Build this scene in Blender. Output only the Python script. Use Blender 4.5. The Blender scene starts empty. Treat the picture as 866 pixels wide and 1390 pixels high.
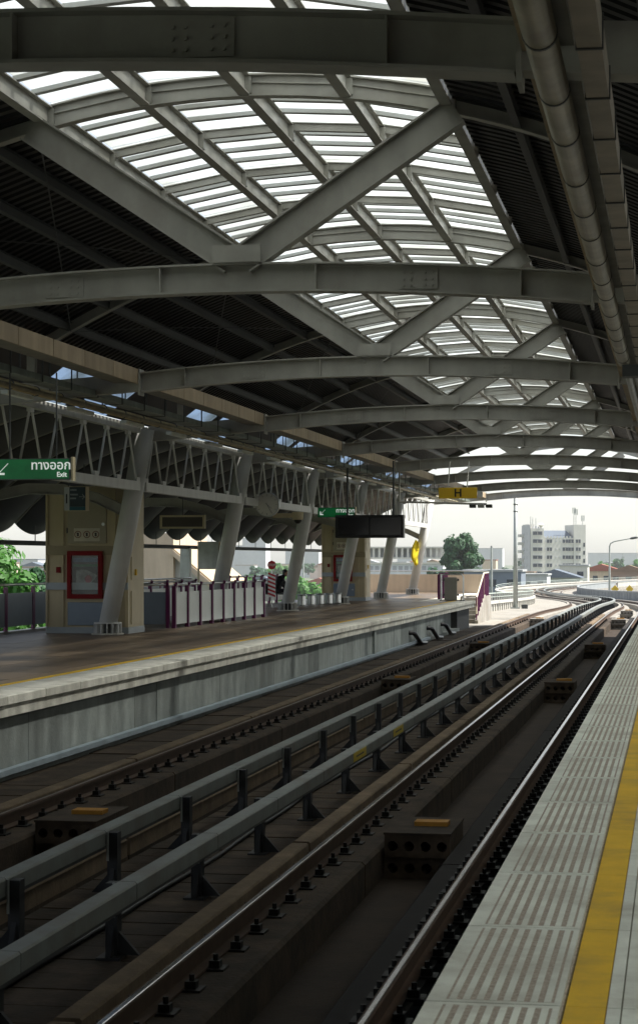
import bpy, math, random
from mathutils import Vector, Matrix, noise as mnoise
random.seed(7)
R = math.radians
scene = bpy.context.scene
col = scene.collection

# ------------------------------------------------------------------ camera
EYE = 1.65
FPX = 2700.0                       # focal length in pixels of the 866 x 1390 photograph
YAW = math.atan(482.0 / FPX)
cam = bpy.data.cameras.new('camera')
cam.sensor_fit = 'AUTO'; cam.sensor_width = 36.0
cam.lens = FPX / 1390.0 * 36.0
cam.shift_y = 65.0 / 1390.0
cam.clip_start = 0.1; cam.clip_end = 6000.0
cam.dof.use_dof = True; cam.dof.focus_distance = 38.0; cam.dof.aperture_fstop = 10.0
camo = bpy.data.objects.new('camera', cam); col.objects.link(camo)
camo.location = (0, 0, EYE); camo.rotation_euler = (R(90), 0, YAW)
scene.camera = camo

# ------------------------------------------------------------------ light
SUN_EL, SUN_AZ = 55.0, 80.0        # azimuth clockwise from +Y (the track direction): high on the right
world = bpy.data.worlds.new('World'); scene.world = world; world.use_nodes = True
nt = world.node_tree; nt.nodes.clear()
sky = nt.nodes.new('ShaderNodeTexSky'); sky.sky_type = 'NISHITA'; sky.sun_disc = False
sky.sun_elevation = R(SUN_EL); sky.sun_rotation = R(SUN_AZ)
sky.air_density = 1.0; sky.dust_density = 1.0; sky.ozone_density = 1.0
hs = nt.nodes.new('ShaderNodeHueSaturation'); hs.inputs['Saturation'].default_value = 0.45
bg = nt.nodes.new('ShaderNodeBackground'); bg.inputs['Strength'].default_value = 0.08
wo = nt.nodes.new('ShaderNodeOutputWorld')
nt.links.new(sky.outputs[0], hs.inputs['Color']); nt.links.new(hs.outputs[0], bg.inputs[0]); nt.links.new(bg.outputs[0], wo.inputs[0])
sl = bpy.data.lights.new('sun', 'SUN'); sl.energy = 3.7; sl.angle = R(3.0); sl.color = (1.0, 0.955, 0.88)
so = bpy.data.objects.new('sun', sl); col.objects.link(so)
sd = Vector((math.sin(R(SUN_AZ)) * math.cos(R(SUN_EL)), math.cos(R(SUN_AZ)) * math.cos(R(SUN_EL)), math.sin(R(SUN_EL))))
so.rotation_euler = sd.to_track_quat('Z', 'Y').to_euler(); so.location = (40, 10, 60)
vs = scene.view_settings
vs.view_transform = 'Standard'; vs.look = 'None'; vs.gamma = 1.0; vs.use_curve_mapping = False
vs.exposure = 1.5
scene.render.engine = 'CYCLES'
scene.cycles.max_bounces = 8; scene.cycles.diffuse_bounces = 5; scene.cycles.transparent_max_bounces = 8

# ------------------------------------------------------------------ materials
MATS = {}
def M(name, color, rough=0.7, metal=0.0, var=0.18, scale=2.0, bump=0.0, bscale=30.0, streak=0.0, objvar=0.0, dirt=None, dirt_amt=0.0, spec=0.4, emit=0.0):
    """a procedural surface: base colour with uneven tone, optional vertical streaks, per-piece tone and blotchy dirt"""
    if name in MATS: return MATS[name]
    m = bpy.data.materials.new(name); m.use_nodes = True
    t = m.node_tree; n = t.nodes; l = t.links
    b = n['Principled BSDF']
    b.inputs['Roughness'].default_value = rough; b.inputs['Metallic'].default_value = metal
    b.inputs['Specular IOR Level'].default_value = spec
    geo = n.new('ShaderNodeNewGeometry')
    no = n.new('ShaderNodeTexNoise'); no.inputs['Scale'].default_value = scale; no.inputs['Detail'].default_value = 6; no.inputs['Roughness'].default_value = 0.65
    l.new(geo.outputs['Position'], no.inputs['Vector'])
    mr = n.new('ShaderNodeMapRange'); mr.inputs['From Min'].default_value = 0.25; mr.inputs['From Max'].default_value = 0.75
    mr.inputs['To Min'].default_value = 1 - var; mr.inputs['To Max'].default_value = 1 + var
    l.new(no.outputs['Fac'], mr.inputs['Value'])
    fac = mr.outputs[0]
    if streak:
        mp = n.new('ShaderNodeMapping'); mp.inputs['Scale'].default_value = (2.6, 2.6, 0.22)
        l.new(geo.outputs['Position'], mp.inputs['Vector'])
        n2 = n.new('ShaderNodeTexNoise'); n2.inputs['Scale'].default_value = 1.6; n2.inputs['Detail'].default_value = 5
        l.new(mp.outputs[0], n2.inputs['Vector'])
        m2 = n.new('ShaderNodeMapRange'); m2.inputs['From Min'].default_value = 0.3; m2.inputs['From Max'].default_value = 0.7
        m2.inputs['To Min'].default_value = 1 - streak; m2.inputs['To Max'].default_value = 1 + streak * 0.5
        l.new(n2.outputs['Fac'], m2.inputs['Value'])
        mu = n.new('ShaderNodeMath'); mu.operation = 'MULTIPLY'; l.new(fac, mu.inputs[0]); l.new(m2.outputs[0], mu.inputs[1]); fac = mu.outputs[0]
    if objvar:
        oi = n.new('ShaderNodeObjectInfo')
        m3 = n.new('ShaderNodeMapRange'); m3.inputs['To Min'].default_value = 1 - objvar; m3.inputs['To Max'].default_value = 1 + objvar
        l.new(oi.outputs['Random'], m3.inputs['Value'])
        mu = n.new('ShaderNodeMath'); mu.operation = 'MULTIPLY'; l.new(fac, mu.inputs[0]); l.new(m3.outputs[0], mu.inputs[1]); fac = mu.outputs[0]
    vm = n.new('ShaderNodeVectorMath'); vm.operation = 'SCALE'; vm.inputs[0].default_value = color
    l.new(fac, vm.inputs['Scale'])
    out = vm.outputs[0]
    if dirt:
        n4 = n.new('ShaderNodeTexNoise'); n4.inputs['Scale'].default_value = scale * 0.45 + 0.3; n4.inputs['Detail'].default_value = 8; n4.inputs['Roughness'].default_value = 0.7
        l.new(geo.outputs['Position'], n4.inputs['Vector'])
        m4 = n.new('ShaderNodeMapRange'); m4.inputs['From Min'].default_value = 0.45; m4.inputs['From Max'].default_value = 0.7; m4.inputs['To Max'].default_value = dirt_amt
        l.new(n4.outputs['Fac'], m4.inputs['Value'])
        mx = n.new('ShaderNodeMixRGB'); mx.inputs[2].default_value = (*dirt, 1); l.new(m4.outputs[0], mx.inputs[0]); l.new(out, mx.inputs[1]); out = mx.outputs[0]
    l.new(out, b.inputs['Base Color'])
    if bump:
        n5 = n.new('ShaderNodeTexNoise'); n5.inputs['Scale'].default_value = bscale; n5.inputs['Detail'].default_value = 4
        l.new(geo.outputs['Position'], n5.inputs['Vector'])
        bp = n.new('ShaderNodeBump'); bp.inputs['Strength'].default_value = bump; bp.inputs['Distance'].default_value = 0.02
        l.new(n5.outputs['Fac'], bp.inputs['Height']); l.new(bp.outputs[0], b.inputs['Normal'])
    if emit:
        l.new(out, b.inputs['Emission Color']); b.inputs['Emission Strength'].default_value = emit
    MATS[name] = m
    return m

def M_translucent(name, color, clear=0.12):
    if name in MATS: return MATS[name]
    m = bpy.data.materials.new(name); m.use_nodes = True
    t = m.node_tree; n = t.nodes; l = t.links; n.clear()
    o = n.new('ShaderNodeOutputMaterial'); tr = n.new('ShaderNodeBsdfTranslucent'); tp = n.new('ShaderNodeBsdfTransparent'); mx = n.new('ShaderNodeMixShader')
    geo = n.new('ShaderNodeNewGeometry'); no = n.new('ShaderNodeTexNoise'); no.inputs['Scale'].default_value = 0.8; no.inputs['Detail'].default_value = 6
    l.new(geo.outputs['Position'], no.inputs['Vector'])
    cr = n.new('ShaderNodeValToRGB'); cr.color_ramp.elements[0].position = 0.3; cr.color_ramp.elements[0].color = (color[0] * 0.62, color[1] * 0.59, color[2] * 0.52, 1)
    cr.color_ramp.elements[1].position = 0.6; cr.color_ramp.elements[1].color = (*color, 1)
    l.new(no.outputs['Fac'], cr.inputs[0]); l.new(cr.outputs[0], tr.inputs[0])
    tp.inputs[0].default_value = (0.95, 0.97, 0.97, 1)
    mx.inputs[0].default_value = clear
    l.new(tr.outputs[0], mx.inputs[1]); l.new(tp.outputs[0], mx.inputs[2]); l.new(mx.outputs[0], o.inputs[0])
    MATS[name] = m; return m

def M_glass(name, tint=(0.8, 0.9, 0.9), rough=0.03):
    if name in MATS: return MATS[name]
    m = bpy.data.materials.new(name); m.use_nodes = True
    t = m.node_tree; n = t.nodes; l = t.links; n.clear()
    o = n.new('ShaderNodeOutputMaterial'); tp = n.new('ShaderNodeBsdfTransparent'); tp.inputs[0].default_value = (*tint, 1)
    gl = n.new('ShaderNodeBsdfGlossy'); gl.inputs['Roughness'].default_value = rough
    fr = n.new('ShaderNodeFresnel'); fr.inputs[0].default_value = 1.25; mx = n.new('ShaderNodeMixShader')
    no = n.new('ShaderNodeTexNoise'); no.inputs['Scale'].default_value = 1.2
    ad = n.new('ShaderNodeMath'); ad.operation = 'MULTIPLY_ADD'; ad.inputs[1].default_value = 0.03; l.new(no.outputs['Fac'], ad.inputs[0]); ad.inputs[2].default_value = 0.01
    l.new(ad.outputs[0], mx.inputs[0]); l.new(tp.outputs[0], mx.inputs[1]); l.new(gl.outputs[0], mx.inputs[2]); l.new(mx.outputs[0], o.inputs[0])
    MATS[name] = m; return m

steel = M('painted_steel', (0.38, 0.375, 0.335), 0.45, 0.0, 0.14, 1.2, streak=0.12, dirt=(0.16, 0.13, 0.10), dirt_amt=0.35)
steel_w = M('white_painted_steel', (0.60, 0.60, 0.58), 0.42, 0.0, 0.08, 1.5, streak=0.12)
steel_d = M('dark_steel', (0.07, 0.075, 0.075), 0.55, 0.3, 0.2, 3)
steel_s = M('shaded_steel', (0.055, 0.057, 0.058), 0.5, 0.0, 0.14, 1.2, streak=0.12)  # copy of the roof steel, darkened to deepen shade under the side slopes
galv = M('galvanised', (0.33, 0.30, 0.21), 0.42, 0.6, 0.25, 3.0, streak=0.2, dirt=(0.18, 0.12, 0.06), dirt_amt=0.5)
galv_grey = M('galvanised_grey', (0.34, 0.36, 0.34), 0.4, 0.4, 0.2, 3.0, streak=0.2)
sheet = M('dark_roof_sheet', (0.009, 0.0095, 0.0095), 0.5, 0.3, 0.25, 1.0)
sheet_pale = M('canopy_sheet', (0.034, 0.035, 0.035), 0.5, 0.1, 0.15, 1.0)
tan = M('tan_fascia', (0.40, 0.31, 0.20), 0.6, 0.0, 0.12, 2, streak=0.18, objvar=0.1)
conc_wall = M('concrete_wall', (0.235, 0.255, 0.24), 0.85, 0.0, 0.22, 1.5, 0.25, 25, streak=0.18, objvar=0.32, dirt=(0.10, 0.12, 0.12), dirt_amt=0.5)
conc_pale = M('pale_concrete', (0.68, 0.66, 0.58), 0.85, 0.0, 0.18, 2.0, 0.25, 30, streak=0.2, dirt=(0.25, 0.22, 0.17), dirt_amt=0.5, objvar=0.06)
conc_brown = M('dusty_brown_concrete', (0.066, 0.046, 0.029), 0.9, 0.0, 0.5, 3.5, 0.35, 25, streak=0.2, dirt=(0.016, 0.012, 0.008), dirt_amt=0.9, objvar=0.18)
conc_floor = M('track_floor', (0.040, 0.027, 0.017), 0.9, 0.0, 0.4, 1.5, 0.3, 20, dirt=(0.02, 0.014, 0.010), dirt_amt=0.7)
gap_shade = M('gap_shade_dark', (0.018, 0.016, 0.014), 0.95, 0.0, 0.3, 2)  # near-black colour for the shade between near rail and platform
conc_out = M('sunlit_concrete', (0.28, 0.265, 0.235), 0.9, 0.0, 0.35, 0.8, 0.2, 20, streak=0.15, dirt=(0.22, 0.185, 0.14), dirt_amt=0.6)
rail_side = M('rusty_rail', (0.075, 0.045, 0.028), 0.75, 0.2, 0.3, 6)
rail_top = M('polished_rail_head', (0.62, 0.60, 0.60), 0.16, 1.0, 0.06, 5)
rail_dark_refl = M('dark_reflection_rail_head', (0.20, 0.16, 0.13), 0.3, 1.0, 0.1, 5)  # dark roof reflection put into the far rails' head colour
fast_m = M('fastener_black', (0.014, 0.013, 0.012), 0.6, 0.2, 0.2, 8)
cover_m = M('grey_green_cover', (0.22, 0.24, 0.225), 0.45, 0.0, 0.14, 2.5, streak=0.1, dirt=(0.15, 0.12, 0.085), dirt_amt=0.7)
tile_m = M('pale_tactile_tile', (0.76, 0.80, 0.715), 0.6, 0.0, 0.12, 3, 0.1, 60, objvar=0.09, dirt=(0.36, 0.34, 0.28), dirt_amt=0.65)
groove_m = M('dirty_groove', (0.40, 0.355, 0.295), 0.85, 0.0, 0.5, 45)
yellow_m = M('yellow_line_paint', (0.80, 0.50, 0.01), 0.55, 0.0, 0.12, 3, dirt=(0.38, 0.26, 0.06), dirt_amt=0.65)
yellow_s = M('yellow_sign', (0.72, 0.46, 0.02), 0.5, 0, 0.05, 2)
floor_dark = M('dark_floor_tile', (0.15, 0.108, 0.07), 0.42, 0.0, 0.25, 0.7, objvar=0.4, dirt=(0.06, 0.048, 0.036), dirt_amt=0.6)
grey_tile = M('grey_floor_tile', (0.17, 0.155, 0.14), 0.45, 0.0, 0.15, 2, objvar=0.1)
cream = M('cream_cladding', (0.52, 0.44, 0.28), 0.5, 0.05, 0.08, 1.5, streak=0.1)
cream_d = M('olive_band', (0.30, 0.25, 0.15), 0.5, 0.0, 0.1, 2)
bluegrey = M('blue_grey_panel', (0.19, 0.235, 0.29), 0.4, 0.1, 0.1, 2)
bluegrey_l = M('light_grey_band', (0.36, 0.40, 0.42), 0.45, 0, 0.1, 2)
red_frame = M('red_frame', (0.20, 0.007, 0.009), 0.6, 0.0, 0.1, 4, spec=0.15)
purple = M('purple_post', (0.125, 0.014, 0.085), 0.4, 0.0, 0.1, 4)
white_panel = M('white_panel', (0.72, 0.75, 0.73), 0.4, 0, 0.06, 2)
chrome = M('brushed_steel', (0.6, 0.62, 0.62), 0.28, 0.9, 0.06, 5)
black_m = M('black_plastic', (0.012, 0.012, 0.014), 0.4, 0.0, 0.1, 5)
screen_m = M('dark_screen', (0.008, 0.008, 0.012), 0.12, 0.0, 0.05, 3)
beige_wall = M('beige_wall', (0.56, 0.45, 0.33), 0.8, 0, 0.08, 1, streak=0.12)
purple_lbl = M('yellow_label', (0.72, 0.55, 0.05), 0.5, 0, 0.1, 6)
white_t = M('sign_white', (0.85, 0.87, 0.85), 0.5, 0, 0.03, 3)
white_lit = M('sign_white_lit', (0.85, 0.9, 0.85), 0.5, 0, 0.03, 3, emit=0.16)
green_lit = M('sign_green_lit', (0.002, 0.105, 0.028), 0.4, 0, 0.35, 2.5, emit=0.12)
stop_red = M('stop_red', (0.55, 0.02, 0.03), 0.45, 0, 0.05, 3)
plank_y = M('ochre_plank', (0.40, 0.19, 0.02), 0.7, 0, 0.2, 8)
trunk_m = M('bark', (0.12, 0.085, 0.06), 0.9, 0, 0.3, 4)
bluepaint = M('dark_teal_panel', (0.025, 0.045, 0.06), 0.4, 0, 0.15, 3)

def M_leaf(name, color):
    if name in MATS: return MATS[name]
    m = M(name, color, 0.55, 0, 0.35, 1.3)
    n = m.node_tree.nodes; l = m.node_tree.links; b = n['Principled BSDF']
    tr = n.new('ShaderNodeBsdfTranslucent'); mx = n.new('ShaderNodeMixShader'); mx.inputs[0].default_value = 0.3
    tr.inputs[0].default_value = (color[0] * 1.3, color[1] * 1.5, color[2] * 0.8, 1)
    o = n['Material Output']; l.new(b.outputs[0], mx.inputs[1]); l.new(tr.outputs[0], mx.inputs[2]); l.new(mx.outputs[0], o.inputs[0])
    return m
leaf_bright = M_leaf('leaf_bright', (0.055, 0.17, 0.025))
leaf_dark = M_leaf('leaf_dark', (0.03, 0.09, 0.035))
leaf_blue = M_leaf('leaf_bluish', (0.05, 0.115, 0.075))

# ------------------------------------------------------------------ mesh builder
class MB:
    def __init__(s): s.v = []; s.f = []; s.mi = []; s.cur = 0
    def add(s, verts, faces):
        k = len(s.v); s.v += [tuple(p) for p in verts]; s.f += [tuple(i + k for i in f) for f in faces]; s.mi += [s.cur] * len(faces)
        return s
    def mat(s, i): s.cur = i; return s
    def box(s, x0, x1, y0, y1, z0, z1):
        return s.add([(x0, y0, z0), (x1, y0, z0), (x1, y1, z0), (x0, y1, z0), (x0, y0, z1), (x1, y0, z1), (x1, y1, z1), (x0, y1, z1)],
                     [(3, 2, 1, 0), (4, 5, 6, 7), (0, 1, 5, 4), (1, 2, 6, 5), (2, 3, 7, 6), (3, 0, 4, 7)])
    def sweep(s, prof, pts, up=(0, 0, 1), caps=True, closed=True):
        """profile (side, up) swept along pts"""
        pts = [Vector(p) for p in pts]; up = Vector(up); n = len(prof); vs = []
        for i, p in enumerate(pts):
            d = (pts[min(i + 1, len(pts) - 1)] - pts[max(i - 1, 0)]).normalized()
            side = d.cross(up)
            if side.length < 1e-5: side = Vector((1, 0, 0))
            side.normalize(); u = side.cross(d).normalized()
            for (a, b) in prof: vs.append(p + side * a + u * b)
        fs = []
        for i in range(len(pts) - 1):
            for j in range(n if closed else n - 1):
                a = i * n + j; b = i * n + (j + 1) % n
                fs.append((a, a + n, b + n, b))
        if caps and closed:
            fs.append(tuple(range(n))); fs.append(tuple(reversed(range((len(pts) - 1) * n, len(pts) * n))))
        return s.add(vs, fs)
    def bar(s, p, q, w, h, up=(0, 0, 1)):
        return s.sweep([(-w / 2, -h / 2), (w / 2, -h / 2), (w / 2, h / 2), (-w / 2, h / 2)], [p, q], up)
    def tube(s, pts, r, n=8, up=(0, 0, 1)):
        return s.sweep([(math.cos(2 * math.pi * k / n) * r, math.sin(2 * math.pi * k / n) * r) for k in range(n)], pts, up)
    def taper(s, pts, rs, n=8, up=(0, 0, 1)):
        pts = [Vector(p) for p in pts]; up = Vector(up); vs = []; fs = []
        for i, p in enumerate(pts):
            d = (pts[min(i + 1, len(pts) - 1)] - pts[max(i - 1, 0)]).normalized()
            side = d.cross(up)
            if side.length < 1e-4: side = d.cross(Vector((1, 0, 0)))
            side.normalize(); u = side.cross(d).normalized()
            for k in range(n):
                a = 2 * math.pi * k / n; vs.append(p + side * math.cos(a) * rs[i] + u * math.sin(a) * rs[i])
        for i in range(len(pts) - 1):
            for j in range(n):
                a = i * n + j; b = i * n + (j + 1) % n; fs.append((a, a + n, b + n, b))
        fs.append(tuple(range(n))); fs.append(tuple(reversed(range((len(pts) - 1) * n, len(pts) * n))))
        return s.add(vs, fs)
    def disc(s, c, r, th, n=24):      # disc facing -Y
        x, y, z = c
        vs = [(x + math.cos(2 * math.pi * k / n) * r, y, z + math.sin(2 * math.pi * k / n) * r) for k in range(n)]
        vs += [(a, y + th, b) for (a, _, b) in vs]
        fs = [tuple(range(n)), tuple(reversed(range(n, 2 * n)))] + [((k + 1) % n, k, k + n, (k + 1) % n + n) for k in range(n)]
        return s.add(vs, fs)

def iprof(w, h, tf=0.02, tw=0.014):
    return [(-w/2, -h/2), (w/2, -h/2), (w/2, -h/2+tf), (tw/2, -h/2+tf), (tw/2, h/2-tf), (w/2, h/2-tf), (w/2, h/2), (-w/2, h/2), (-w/2, h/2-tf), (-tw/2, h/2-tf), (-tw/2, -h/2+tf), (-w/2, -h/2+tf)]

def tag(o, label=None, cat=None, group=None, kind=None):
    if label: o['label'] = label
    if cat: o['category'] = cat
    if group: o['group'] = group
    if kind: o['kind'] = kind
    return o
LOC = {}
def mk(name, mb, mats, parent=None, smooth=False, bevel=0.0, loc=None, **tags):
    me = bpy.data.meshes.new(name)
    me.from_pydata(mb.v, [], mb.f)
    ms = mats if isinstance(mats, (list, tuple)) else [mats]
    for m in ms: me.materials.append(m)
    if len(ms) > 1: me.polygons.foreach_set('material_index', mb.mi)
    if smooth is True: me.polygons.foreach_set('use_smooth', [True] * len(me.polygons))
    me.update()
    o = bpy.data.objects.new(name, me); col.objects.link(o)
    o.location = loc if loc else (0, 0, 0)
    if parent is not None:
        o.parent = parent; o.location = Vector(o.location) - LOC.get(parent.name, Vector((0, 0, 0)))
    LOC[o.name] = (Vector(loc) if loc else Vector((0, 0, 0)))
    if bevel:
        b = o.modifiers.new('bevel', 'BEVEL'); b.width = bevel; b.segments = 1; b.limit_method = 'ANGLE'
    tag(o, **tags)
    return o
def thing(name, label, cat, loc=(0, 0, 0), group=None):
    o = bpy.data.objects.new(name, None); col.objects.link(o); o.location = loc; o.empty_display_size = 0.2
    LOC[o.name] = Vector(loc)
    return tag(o, label, cat, group)
def inst(src, loc, parent=None, rotz=None, scale=None):
    """a copy that shares the mesh; loc is the world position of the mesh's own origin"""
    o = src.copy(); col.objects.link(o); o.location = loc; o.parent = None
    for k in ('label', 'category', 'group', 'kind'):
        if k in o: del o[k]
    if rotz is not None: o.rotation_euler = (0, 0, rotz)
    if scale is not None: o.scale = scale
    if parent is not None:
        o.parent = parent; o.location = Vector(loc) - LOC.get(parent.name, Vector((0, 0, 0)))
    LOC[o.name] = Vector(loc)
    return o
def text(name, body, size, loc, mat, parent, align='CENTER', ext=0.003, sx=1.0, bold=0.0):
    """upright lettering facing -Y"""
    cu = bpy.data.curves.new(name, 'FONT'); cu.body = body; cu.size = size; cu.align_x = align; cu.align_y = 'CENTER'; cu.extrude = ext; cu.offset = bold
    tmp = bpy.data.objects.new(name + '_src', cu); col.objects.link(tmp)
    bpy.context.view_layer.update()
    me = bpy.data.meshes.new_from_object(tmp.evaluated_get(bpy.context.evaluated_depsgraph_get()))
    bpy.data.objects.remove(tmp); bpy.data.curves.remove(cu)
    me.materials.clear(); me.materials.append(mat)
    o = bpy.data.objects.new(name, me); col.objects.link(o)
    o.rotation_euler = (R(90), 0, 0); o.scale = (sx, 1, 1)
    o.location = Vector(loc) - LOC.get(parent.name, Vector((0, 0, 0))); o.parent = parent
    return o

ORD = ['first', 'second', 'third', 'fourth', 'fifth', 'sixth', 'seventh', 'eighth', 'ninth', 'tenth', 'eleventh', 'twelfth']
# ------------------------------------------------------------------ layout of the place (metres; platform top z = 0)
CX = -4.43                                   # middle between the two tracks
RCX = -4.87                                  # middle of the roof
FY = [11.7 + 10.41 * k for k in range(9)]    # roof frames
BAY = 10.41
RAILZ = -1.06; PLZ = -1.24; DECKZ = -1.28; FLOORZ = -1.59
ROOF_Y0, ROOF_Y1 = -60.0, 86.0
PEND = 80.6                                  # end of the left platform's track edge
# plan of the line beyond the station
PATH = [(-80, CX), (120, CX), (140, CX - 0.2), (160, CX - 1.1), (185, CX - 3.4), (207, CX - 6.4), (235, CX - 10.4), (262, CX - 12.9), (290, CX - 13.4), (330, CX - 10), (380, CX - 2), (440, CX + 12), (520, CX + 40)]
def grade(y):      # the line falls gently after the station
    if y < 95: return 0.0
    if y < 115: return -0.0003 * (y - 95) ** 2
    if y < 200: return -0.12 - 0.012 * (y - 115)
    return -1.14 - 0.5 * (1 - math.exp(-(y - 200) * 0.024))
def path_x(y):
    for i in range(len(PATH) - 1):
        if y <= PATH[i + 1][0]:
            y0, x0 = PATH[i]; y1, x1 = PATH[i + 1]
            def tan_(k):
                a = PATH[max(k - 1, 0)]; b = PATH[min(k + 1, len(PATH) - 1)]
                return 0 if k <= 1 else (b[1] - a[1]) / (b[0] - a[0])
            h = y1 - y0; t = (y - y0) / h; m0 = tan_(i) * h; m1 = tan_(i + 1) * h
            return (2*t**3 - 3*t**2 + 1) * x0 + (t**3 - 2*t**2 + t) * m0 + (-2*t**3 + 3*t**2) * x1 + (t**3 - t**2) * m1
    return PATH[-1][1]
def path_pt(y, off, z):
    d = 0.5; dx = (path_x(y + d) - path_x(y - d)) / (2 * d); L = math.hypot(1, dx)
    return Vector((path_x(y) + off / L, y - off * dx / L, z + grade(y)))
def curve_ys(y0, y1):
    ys = []; y = y0
    while y < y1 - 0.01:
        ys.append(y); y += 60 if y < 30 else (20 if y < 90 else 3.0)
    ys.append(y1); return ys
def along(prof, y0, y1):
    """profile of (offset from CX-line, z) swept along the line"""
    mb = MB(); n = len(prof); ys = curve_ys(y0, y1); vs = []; fs = []
    for y in ys:
        for (a, z) in prof: vs.append(path_pt(y, a, z))
    for i in range(len(ys) - 1):
        for j in range(n):
            a = i * n + j; b = i * n + (j + 1) % n; fs.append((a, a + n, b + n, b))
    fs.append(tuple(range(n))); fs.append(tuple(reversed(range((len(ys) - 1) * n, len(ys) * n))))
    return mb.add(vs, fs)
def rect(a0, a1, z0, z1): return [(a0, z0), (a1, z0), (a1, z1), (a0, z1)]

# ================================================================== SETTING: ground, viaduct, platforms
gb = MB()
gb.add([(-4000, -400, -12), (4000, -400, -12), (4000, 5000, -12), (-4000, 5000, -12)], [(0, 1, 2, 3)])
mk('ground', gb, M('far_ground', (0.10, 0.115, 0.075), 0.9, 0, 0.4, 0.02, dirt=(0.06, 0.09, 0.04), dirt_amt=0.8), kind='structure')

# viaduct deck (one slab under both tracks) and the sunlit margins beyond the platforms
mk('viaduct_deck', along(rect(-5.9, 5.2, -3.0, FLOORZ), -60, 520), conc_out, kind='structure')
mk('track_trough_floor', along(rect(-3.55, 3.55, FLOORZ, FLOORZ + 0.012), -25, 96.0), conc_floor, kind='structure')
mk('gap_shade_strip', MB().box(-1.675, -0.58, -25, 100, FLOORZ + 0.012, FLOORZ + 0.02), gap_shade, kind='structure')  # dark strip put in for the shade beside the platform edge
# centre deck between the tracks carries the conductor rails
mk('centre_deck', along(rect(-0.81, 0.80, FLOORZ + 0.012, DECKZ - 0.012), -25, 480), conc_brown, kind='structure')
deck = bpy.data.objects['centre_deck']
sb = MB().box(-0.79, 0.785, 0.012, 0.488, -0.010, 0.014)
s0 = None
y = 9.0; k = 0
while y < 62:
    if s0 is None: s0 = mk('deck_slab', sb, conc_brown, deck, loc=(CX, y, DECKZ))
    else: inst(s0, (CX, y, DECKZ + random.uniform(-0.004, 0.004)), deck)
    y += 0.5
mk('deck_slab_run', MB().box(CX - 0.79, CX + 0.785, -25, 8.98, DECKZ - 0.012, DECKZ + 0.010).box(CX - 0.79, CX + 0.785, 62.02, 100, DECKZ - 0.012, DECKZ + 0.010), conc_brown, deck, kind='stuff')
# margin slabs outside the outer rails, beyond the platforms
mk('deck_margin', along(rect(-5.75, -3.01, FLOORZ, -1.14), PEND + 0.6, 520), conc_out, kind='structure')
mk('deck_margin', along(rect(3.01, 5.0, FLOORZ, -1.2), 100.2, 520), conc_out, kind='structure')

# plinths: outer upstand + base under each rail, cast in lengths with open joints
RAILS = [(-1.80 - CX, 1), (-3.30 - CX, -1), (-5.57 - CX, 1), (-7.07 - CX, -1)]   # offset from CX, side of the upstand
def plinth_prof(o, sgn, out=0.33):
    p = [(o - sgn * 0.39, FLOORZ), (o + sgn * out, FLOORZ), (o + sgn * out, PLZ), (o - sgn * 0.36, PLZ), (o - sgn * 0.39, PLZ - 0.03)]
    return p if sgn > 0 else p[::-1]
def upstand_prof(o, sgn):
    p = [(o + sgn * 0.14, PLZ + 0.001), (o + sgn * 0.329, PLZ + 0.001), (o + sgn * 0.329, RAILZ - 0.02), (o + sgn * 0.31, RAILZ - 0.005), (o + sgn * 0.165, RAILZ - 0.005), (o + sgn * 0.15, RAILZ - 0.02)]
    return p if sgn > 0 else p[::-1]
conc_tan = M('dusty_tan_upstand', (0.19, 0.14, 0.088), 0.9, 0.0, 0.3, 3.0, 0.35, 30, streak=0.15, dirt=(0.10, 0.07, 0.045), dirt_amt=0.8, objvar=0.1)
RNAMES = ['beside the near platform edge', 'next to the near conductor rail', 'hidden behind the far conductor rail', 'beside the far platform wall']
RAILPROF = [(-0.07, -0.17), (0.07, -0.17), (0.07, -0.155), (0.012, -0.135), (0.012, -0.045), (0.036, -0.035), (0.036, -0.006), (0.03, 0.0), (-0.03, 0.0), (-0.036, -0.006), (-0.036, -0.035), (-0.012, -0.045), (-0.012, -0.135), (-0.07, -0.155)]
SEG = 7.5
fast = MB()
fast.box(-0.19, 0.19, -0.09, 0.09, -0.03, 0.012).box(-0.15, -0.075, -0.045, 0.045, 0.012, 0.062).box(0.075, 0.15, -0.045, 0.045, 0.012, 0.062)
fast.tube([(-0.115, 0, 0.06), (-0.115, 0, 0.105)], 0.02, 6, (1, 0, 0)).tube([(0.115, 0, 0.06), (0.115, 0, 0.105)], 0.02, 6, (1, 0, 0))
fsrc = None
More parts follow.
